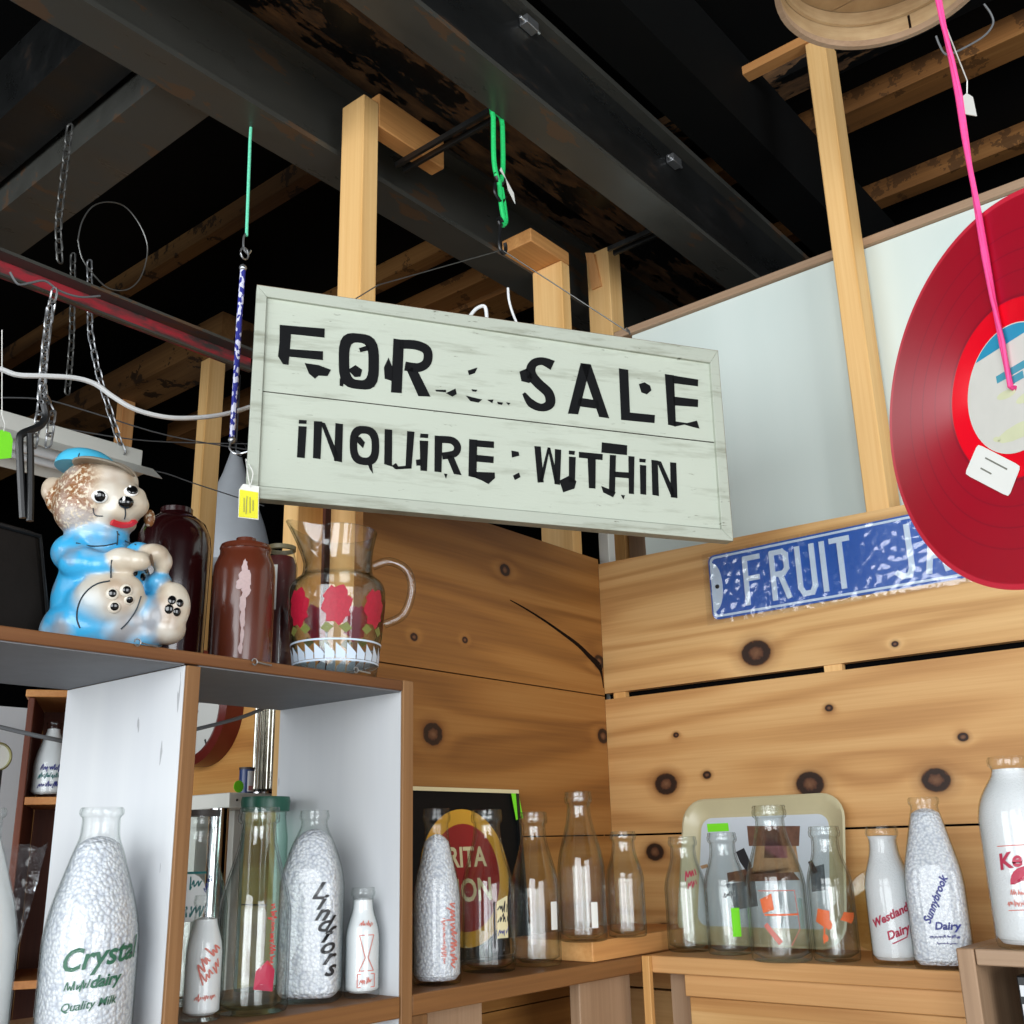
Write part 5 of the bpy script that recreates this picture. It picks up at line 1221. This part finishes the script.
bm = bmesh.new(); bm.from_mesh(me); bpy.data.meshes.remove(me)
for v in bm.verts: v.co.z = max(v.co.z, ZT+.0004)
bvh = BVHTree.FromBMesh(bm)
cl = bm.verts.layers.float_color.new('paint'); cf = bm.verts.layers.float.new('fur')
frt = fr.transposed(); EC = [(bp(x,y,w), (a*PXM,b*PXM,c*PXM), [q for q in srgb(*col)], 1. if col == FU else 0.) for (x,y,a,b,c,w,col) in EL]
for v in bm.verts:
    s = 0; acc = V((0,0,0)); ff = 0
    for (c, r, col, fu) in EC:
        d = frt @ (v.co-c); k = math.sqrt((d.x/r[0])**2+(d.y/r[1])**2+(d.z/r[2])**2); w = math.exp(-16*max(0,k-.9)); s += w; acc += V(col)*w; ff += fu*w
    s = max(s, 1e-9); acc /= s; v[cl] = (acc.x, acc.y, acc.z, 1); v[cf] = ff/s
bt = thing('bear_figurine', 'sitting painted bear figurine in a light blue cap and shirt on the shelf top', 'figurine', V((B0.x,B0.y,ZT)))
bn = NT('painted_bear'); o = bn.obj()
at1 = bn.new('ShaderNodeAttribute', attribute_name='paint'); at2 = bn.new('ShaderNodeAttribute', attribute_name='fur')
sp = bn.n.new('ShaderNodeTexNoise'); bn.set(sp, 'Vector', o); sp.inputs['Scale'].default_value = 210; sp.inputs['Detail'].default_value = 2
speck = bn.math('MULTIPLY', bn.ramp(sp.outputs[0], [(.50,(0,0,0)),(.60,(1,1,1))]), at2.outputs['Fac'])
air = bn.noise(o, 16, 2)                                     # airbrushed paint thins out to white in soft patches
c = bn.mix(bn.math('MULTIPLY', bn.ramp(air, [(.50,(0,0,0)),(.74,(1,1,1))]), .6), at1.outputs['Color'], srgb(226,232,232))
c = bn.mix(speck, c, srgb(214,200,176)); br2 = bn.noise(o, 22, 2)
c = bn.mix(bn.math('MULTIPLY', bn.math('MULTIPLY', bn.ramp(br2, [(.50,(0,0,0)),(.68,(1,1,1))]), .62), bn.math('SUBTRACT', 1, at2.outputs['Fac'])), c, srgb(150,120,92))
p_ = bn.princ(Base_Color=c, Roughness=.32, Normal=bn.bump(bn.math('MULTIPLY', sp.outputs[0], at2.outputs['Fac']), .6, .003)); p_.inputs['Coat Weight'].default_value = .25; p_.inputs['Coat Roughness'].default_value = .15
obj('body', bm, bn.m, bt, smooth=True, ang=180)
def surf(px, py, lift=0.):
    r = (RX*((px-512)/FPX)+DN*((py-512)/FPX)+FW).normalized(); h = bvh.ray_cast(CAM, r)
    return (h[0]+h[1]*lift, h[1]) if h[0] else (bp(px,py,30), -bd)
def spot(name, px, py, rx, ry, mat, depth=.35, lift=0., par=None, rot_=0.):
    p, n = surf(px, py, lift); u = (br_ - n*br_.dot(n)).normalized(); v = n.cross(u); R3 = Matrix((u,v,n)).transposed() @ Matrix.Rotation(rot_,3,'Z')
    return obj(name, MB().ball(p, (rx*PXM, ry*PXM, min(rx,ry)*PXM*depth), 18, 12, rot=R3), mat, par or bt, smooth=True)
gl = plain('glossy_black', srgb(10,10,11), .08, coat=.5); gw = plain('glossy_white', srgb(238,238,234), .15)
for ex_, ey_, w_ in ((99.5,496.5,8.2),(131,491.5,7.)):
    e = spot('eye', ex_, ey_, w_, 6.6, gw, .45)
    spot('pupil', ex_+1.0, ey_-.2, 5.6, 5.6, gl, .45, .0022, e); spot('highlight', ex_-1.5, ey_-2.5, 1.3, 1.5, gw, .4, .0052, e)
spot('nose', 126, 502.5, 7.5, 6.5, gl, .8, .001); spot('nose_highlight', 124.5, 500, 1.3, 2.6, gw, .4, .0075)
def ribbon(name, pts, r, mat, lift=.0003):
    return obj(name, MB().tube(curve([surf(x,y,lift)[0] for x,y in pts], 4), r, 6), mat, bt, smooth=True)
dk = plain('painted_dark_line', srgb(40,52,60), .5); red = plain('painted_red_lips', srgb(186,38,48), .25)
ribbon('mouth', [(111,521),(117,523.5),(124,524.5),(131,523),(135,519.5)], [.0016]+[.0052]*15+[.0016], red, .0002)
ribbon('muzzle_line', [(125,508),(125.5,514),(124.5,519)], .0008, dk)
ribbon('muzzle_line', [(93,508),(95,515),(103,516)], .0007, dk)
ribbon('collar_line', [(76,543),(90,546),(105,545.5),(116,543)], .0009, dk); ribbon('collar_line', [(117,531),(117.5,538),(117,545)], .0009, dk); ribbon('collar_line', [(118,534),(125,541),(136,545)], .0009, dk)
ribbon('cuff_line', [(112,560),(111,568),(111,578)], .0009, dk)
ribbon('sole_line', [(80,628),(77,618),(79,604),(86,592),(97,584),(110,581)], .0010, dk); ribbon('sole_line', [(141,596),(136,610),(128,622),(121,629)], .0009, dk)
for x, y, r in ((112,594,6.2),(126,590.5,6.2),(114,607,6.2),(129,600,5.)):
    e = spot('toe_pad', x, y, r, r, plain('pad_pale', srgb(214,206,190), .35) if x == 112 and y == 594 else bpy.data.materials['pad_pale'], .4); spot('pad_centre', x+.4, y-.4, r*.68, r*.68, gl, .4, .0016, e)
for x, y, r in ((169,609,4.2),(177,612,3.8),(172,600,4.),(180,603,3.6)): spot('toe_pad', x, y, r, r*1.15, gl, .4)
for x, y in ((135,572),(143,577),(146,570)): spot('claw', x, y, 3.4, 4.6, gl, .4)
spot('paw_patch', 152, 560, 9, 5, plain('paw_brown', srgb(96,70,48), .4), .12)
# cap
ct = thing_c = bpy.data.objects.new('cap', None); COL.objects.link(ct); ct.parent = bt; ct.location = V((0,0,0))
cb = plain('cap_blue', srgb(72,178,214), .3, var=.15, scale=40); cbr = plain('cap_brim', srgb(150,142,128), .4, var=.2, scale=50)
capc = bp(86,471,2); tilt = Matrix.Rotation(math.radians(-8),3,'Z'); R3 = fr @ tilt
mb = MB(); prof = [(1.0,-.05),(1.0,.15),(.95,.4),(.82,.68),(.6,.88),(.3,.98),(0,1.0)]
M3 = R3 @ Matrix(((31*PXM,0,0),(0,0,20*PXM),(0,-31*PXM,0))); mb.lathe(prof+[], capc, 36, mat3=M3); mb.lathe([(1.0,-.05),(0,-.05)], capc, 36, mat3=M3)
obj('crown', mb, cb, ct, smooth=True); obj('crown_seam', MB().tube([capc + M3 @ V((math.cos(a)*.02-.0+.15*math.sin(a)*0+(-.25), -math.sin(a)*.97, max(0,math.cos(a))*.0+math.cos(a)*.97)) for a in [i*.12 for i in range(0,13)]], .0009, 6), dk, ct)
spot_p = capc + M3 @ V((0,0,1.0)); obj('button', MB().ball(spot_p, .004, 12, 8), cb, ct, smooth=True)
bc = bp(104,477,30); MB2 = MB().lathe([(0,.10),(.6,.08),(.92,0),(1.0,-.06),(.96,-.10),(.6,0.0),(0,.02)], bc, 36, mat3=fr @ Matrix.Rotation(math.radians(-10),3,'Z') @ Matrix(((31*PXM,0,0),(0,0,30*PXM),(0,-30*PXM,0))))
obj('brim', MB2, cbr, ct, smooth=True)
# ---------------------------------------------------------------- things seen through the open shelf unit
# wall clock on the continued right wall
cc = V((.030,-1.455,2.065)); RCk = .172; m3 = Matrix((V((0,1,0)),V((0,0,1)),V((1,0,0)))).transposed()
t = thing('wall_clock', 'round wall clock with red-brown rim seen through the middle cubby', 'clock', V((.0,cc.y,cc.z)))
obj('rim', MB().lathe([(RCk,-.029),(RCk,.03),(RCk*.93,.045),(RCk*.86,.040),(RCk*.85,.02),(RCk*.85,-.029)], cc, 64, close=True, mat3=m3), plain('clock_rim', srgb(112,38,32), .3), t, smooth=True)
obj('face', MB().lathe([(0,.018),(RCk*.849,.018),(RCk*.849,.010),(0,.010)], cc, 48, mat3=m3), M['paper'], t)
for k in range(12):
    a = k*PI/6; c_, s_ = math.cos(a), math.sin(a); L0, L1 = (.66,.78)
    obj('hour_mark', MB().bar(cc+m3@V((RCk*L0*c_,RCk*L0*s_,.0188)), cc+m3@V((RCk*L1*c_,RCk*L1*s_,.0188)), .006, .001, (1,0,0)), M['blackmetal'], t)
for a, L in ((2.3,.5),(.9,.42)):
    obj('hand', MB().bar(cc+m3@V((-RCk*.12*math.cos(a),-RCk*.12*math.sin(a),.021)), cc+m3@V((RCk*L*math.cos(a),RCk*L*math.sin(a),.021)), .007, .001, (1,0,0)), M['blackmetal'], t)
# red-brown cabinet behind the left cubby with its bottle
yc_ = -.62; xl = at(17,800,1,yc_).x; zt = at(27,697,1,yc_).z; zsf = at(30,797,1,yc_).z
t = thing('cabinet', 'red-brown open cabinet standing behind the left cubby', 'cabinet', (xl,yc_,0))
obj('side_panel', MB().box((xl-.012,yc_-.24,0),(xl,yc_,zt)), M['redbrown_z'], t, bevel=.002)
obj('side_panel', MB().box((xl-.22,yc_-.24,0),(xl-.208,yc_,zt)), M['redbrown_z'], t, bevel=.002)
obj('back_panel', MB().box((xl-.207,yc_-.24,0),(xl-.013,yc_-.228,zt)), M['redbrown_z'], t)
obj('top', MB().box((xl-.225,yc_-.245,zt+.0005),(xl+.005,yc_+.004,zt+.014)), M['plate_y'], t, bevel=.002)
for z in (zsf-.014, zsf-.32): obj('shelf', MB().box((xl-.2075,yc_-.2275,z),(xl-.0125,yc_,z+.0135)), M['plate_y'], t, bevel=.001)
t.rotation_euler = (0,0,math.radians(-31))
pb = at(47,797,1,yc_-.02)
bottle('white bottle with blue printing inside the red-brown cabinet', (pb.x,yc_-.02,zsf+.0002), at(50,722,1,yc_-.02).z-zsf, .031, 'cone', fill=.90, fillmat='milkwhite', dome=.002, prints=[('scrib','ink_blue',-.016,.052,.018,.052,.010),('scrib','ink_teal',-.020,.038,.018,.038,.008),('scrib','ink_blue',-.018,.022,.018,.022,.009)], group='milk bottles on the shelves')
# pale board, dial and green bottle at the far left edge, all behind the cabinet's left side
a = at(12,720,1,-.95)
tag(obj('pale_board', MB().box((a.x-.06,-.99,0),(a.x+.30,-.97,at(0,706,1,-.97).z)), M['divider'], base=(a.x+.1,-.98,0)), 'pale board standing at the far left behind the red-brown cabinet', 'board')
d = at(-4,757,1,-.66); t = thing('round_dial', 'small gold-rimmed dial peeking in at the left edge behind the cubby', 'dial', d)
m3 = Matrix((V((1,0,0)),V((0,0,1)),V((0,1,0)))).transposed(); rd = .026
obj('rim', MB().lathe([(rd,-.008),(rd,.008),(rd*.88,.011),(rd*.85,.006),(rd*.85,-.008)], d, 36, close=True, mat3=m3), plain('dull_gold', srgb(150,146,96), .3), t, smooth=True)
obj('face', MB().lathe([(0,.005),(rd*.849,.005),(rd*.849,-.002),(0,-.002)], d, 32, mat3=m3), M['paper'], t)
sd = at(-2,782,1,-.66)
obj('stand', MB().box((d.x-.01,-.67,0),(d.x+.01,-.65,d.z-rd*.9)), M['blackmetal'], t)
e = at(-2,830,1,-.30); zb_ = 1.42
# cable slung behind the unit
w = curve([at(x,y,1,-.10) for x,y in ((-20,722),(0,727),(25,733),(48,738),(90,745),(140,742),(170,736),(197,729),(225,722),(245,716),(264,708),(280,699))], 5)
tag(obj('power_cord', MB().tube(w, .0030, 8), M['greywire'], base=w[0], smooth=True), 'thin grey cable slung behind the open shelf unit', 'cable')
# white stand behind the middle cubby carrying can and tall chimney
ys_ = -.30; x0, x1 = at(282,795,1,ys_).x, at(229,798,1,ys_).x; zt = at(255,793,1,ys_).z
t = thing('white_stand', 'white stand with chrome leg behind the middle cubby', 'stand', ((x0+x1)/2,ys_-.05,0))
obj('top', MB().box((x0,ys_-.14,zt-.026),(x1,ys_,zt)), M['white_metal'], t, bevel=.002)
for x in (x1-.018,): obj('chrome_leg', MB().lathe([(0,0),(.017,0),(.017,zt-.0265),(0,zt-.0265)], (x+.022,ys_-.02,0), 24), M['chrome'], t, smooth=True)
obj('leg', MB().box((x0+.005,ys_-.13,0),(x0+.03,ys_-.10,zt-.0265)), M['white_metal'], t)
obj('leg', MB().box((x1-.03,ys_-.13,0),(x1-.005,ys_-.10,zt-.0265)), M['white_metal'], t)
for px, py in ((237,800),(243,798)): obj('screw', MB().ball(at(px,py,1,ys_+.0005), .0022, 10, 6), M['blackmetal'], t)
a = at(246,792,1,ys_-.04); hc2 = at(246,768,1,ys_-.04).z-zt
t = thing('tin_can', 'small blue and white tin on the white stand behind the middle cubby', 'tin', (a.x,ys_-.04,zt))
obj('body', MB().lathe([(0,.0005),(.0135,.0005),(.0135,hc2-.003),(0,hc2-.003)], (a.x,ys_-.04,zt), 28), plain('tin_blue', srgb(36,58,110), .3), t, smooth=True)
obj('lid', MB().lathe([(0,hc2-.0028),(.0145,hc2-.0028),(.0145,hc2+.001),(0,hc2+.001)], (a.x,ys_-.04,zt), 28), M['bottle_cap'], t)
to = (V((CAM.x,CAM.y,0))-V((a.x,ys_-.04,0))).normalized(); a2 = math.atan2(to.y,to.x); f_ = lambda u,z: V((a.x+.0140*math.cos(a2+u), ys_-.04+.0140*math.sin(a2+u), zt+z))
mb = MB(); [mb.face([f_(.1+.18*i,.004),f_(.1+.18*(i+1),.004),f_(.1+.18*(i+1),hc2-.006),f_(.1+.18*i,hc2-.006)]) for i in range(6)]; obj('paper_label', mb, M['ink_white'], t)
mb = MB(); [mb.face([f_(.3+.15*i,.006),f_(.3+.15*(i+1),.006),f_(.3+.15*(i+1),.014),f_(.3+.15*i,.014)]) for i in range(5)]; obj('red_mark', mb, M['ink_red'], t)
p = at(238,790,1,ys_-.005); m3 = Matrix((V((1,0,0)),V((0,0,1)),V((0,1,0)))).transposed()
tag(obj('price_tag', MB().lathe([(0,0),(.0105,0),(.0105,.001),(0,.001)], V((p.x,ys_-.004,zt+.0108)), 24, mat3=m3), M['neon'], base=(p.x,ys_-.004,zt)), 'round fluorescent green sticker tag on the white stand', 'tag', 'fluorescent green tags')
a = at(270,780,1,ys_-.06); hh = at(270,700,1,ys_-.06).z-zt; rr_c = .0225
t = thing('lamp_chimney', 'tall silvery fluted glass column on the white stand behind the middle cubby', 'glass column', (a.x,ys_-.075,zt))
n_ = 18; mb = MB(); lv = []
for z in (0.012, hh*.5, hh): lv.append([mb.bm.verts.new((a.x+(rr_c+.0022*math.cos(n_*q))*math.cos(q), ys_-.075+(rr_c+.0022*math.cos(n_*q))*math.sin(q), zt+z)) for q in [2*PI*i/144 for i in range(144)]])
for A_, B_ in zip(lv, lv[1:]):
    for i in range(144): mb.bm.faces.new((A_[i],A_[(i+1)%144],B_[(i+1)%144],B_[i]))
obj('column', mb, plain('silvered_glass', srgb(206,204,192), .12, metal=.85, var=.1), t, smooth=True)
obj('foot', MB().lathe([(0,.0004),(.030,.0004),(.030,.006),(.024,.0118),(0,.0118)], (a.x,ys_-.075,zt), 36), M['chrome'], t, smooth=True)
# big jar with green lid standing behind the script bottle
a = at(277,806,1,.005); rj = .0345; hz_ = a.z-ZS
t = thing('glass_jar', 'pale green glass jar with dark green lid behind the black-script bottle', 'jar', (a.x,.0,ZS))
jx = a.x
obj('glass', MB().lathe([(0,0),(rj*.95,0),(rj,.005),(rj,hz_*.82),(rj*.9,hz_*.93),(rj*.9,hz_*.97)], (jx,-.022,ZS+.0006), 40), M['glass_green'], t, smooth=True)
obj('lid', MB().lathe([(0,hz_*.972),(rj*1.02,hz_*.972),(rj*1.06,hz_*1.03),(rj*1.02,hz_*1.055),(0,hz_*1.06)], (jx,-.022,ZS), 40), plain('dark_green_lid', srgb(24,84,66), .35), t, smooth=True)
# clear plastic bag in the left cubby
xa, xb = at(49,850,1,.03).x, 1.40; zb_ = ZS+.0006; zt = at(30,846,1,.03).z
rr_ = random.Random(11); mb = MB(); NX, NZ = 16, 16; g = {}
for s_ in (0,1):
    for i in range(NX+1):
        for j in range(NZ+1):
            u, v = i/NX, j/NZ; bulge = math.sin(PI*u)*(.030*(1-v)+.004); y = .025 + (bulge if s_ else -bulge) + rr_.uniform(-.004,.004)*(0 if i in (0,NX) else 1)
            xs_ = lerp(lerp(xa+.040,xa,v), xb, u); g[s_,i,j] = mb.bm.verts.new((xs_, y, lerp(zb_,zt,v)+(rr_.uniform(-.004,.004) if 0 < j else 0)))
for s_ in (0,1):
    for i in range(NX):
        for j in range(NZ): mb.bm.faces.new((g[s_,i,j],g[s_,i+1,j],g[s_,i+1,j+1],g[s_,i,j+1]))
for j in range(NZ):
    for i in (0,NX): mb.bm.faces.new((g[0,i,j],g[1,i,j],g[1,i,j+1],g[0,i,j+1]))
t = thing('plastic_bag', 'crumpled clear plastic bag in the left cubby behind the conical bottles', 'bag', ((xa+xb)/2,.025,ZS))
obj('film', mb, M['plastic'], t, smooth=True, ang=180)
obj('contents', MB().lathe([(0,.001),(.020,.001),(.021,.10),(.017,.135),(0,.14)], (1.345,.024,ZS), 24), plain('dusky_red_contents', srgb(120,66,66), .6), t, smooth=True)
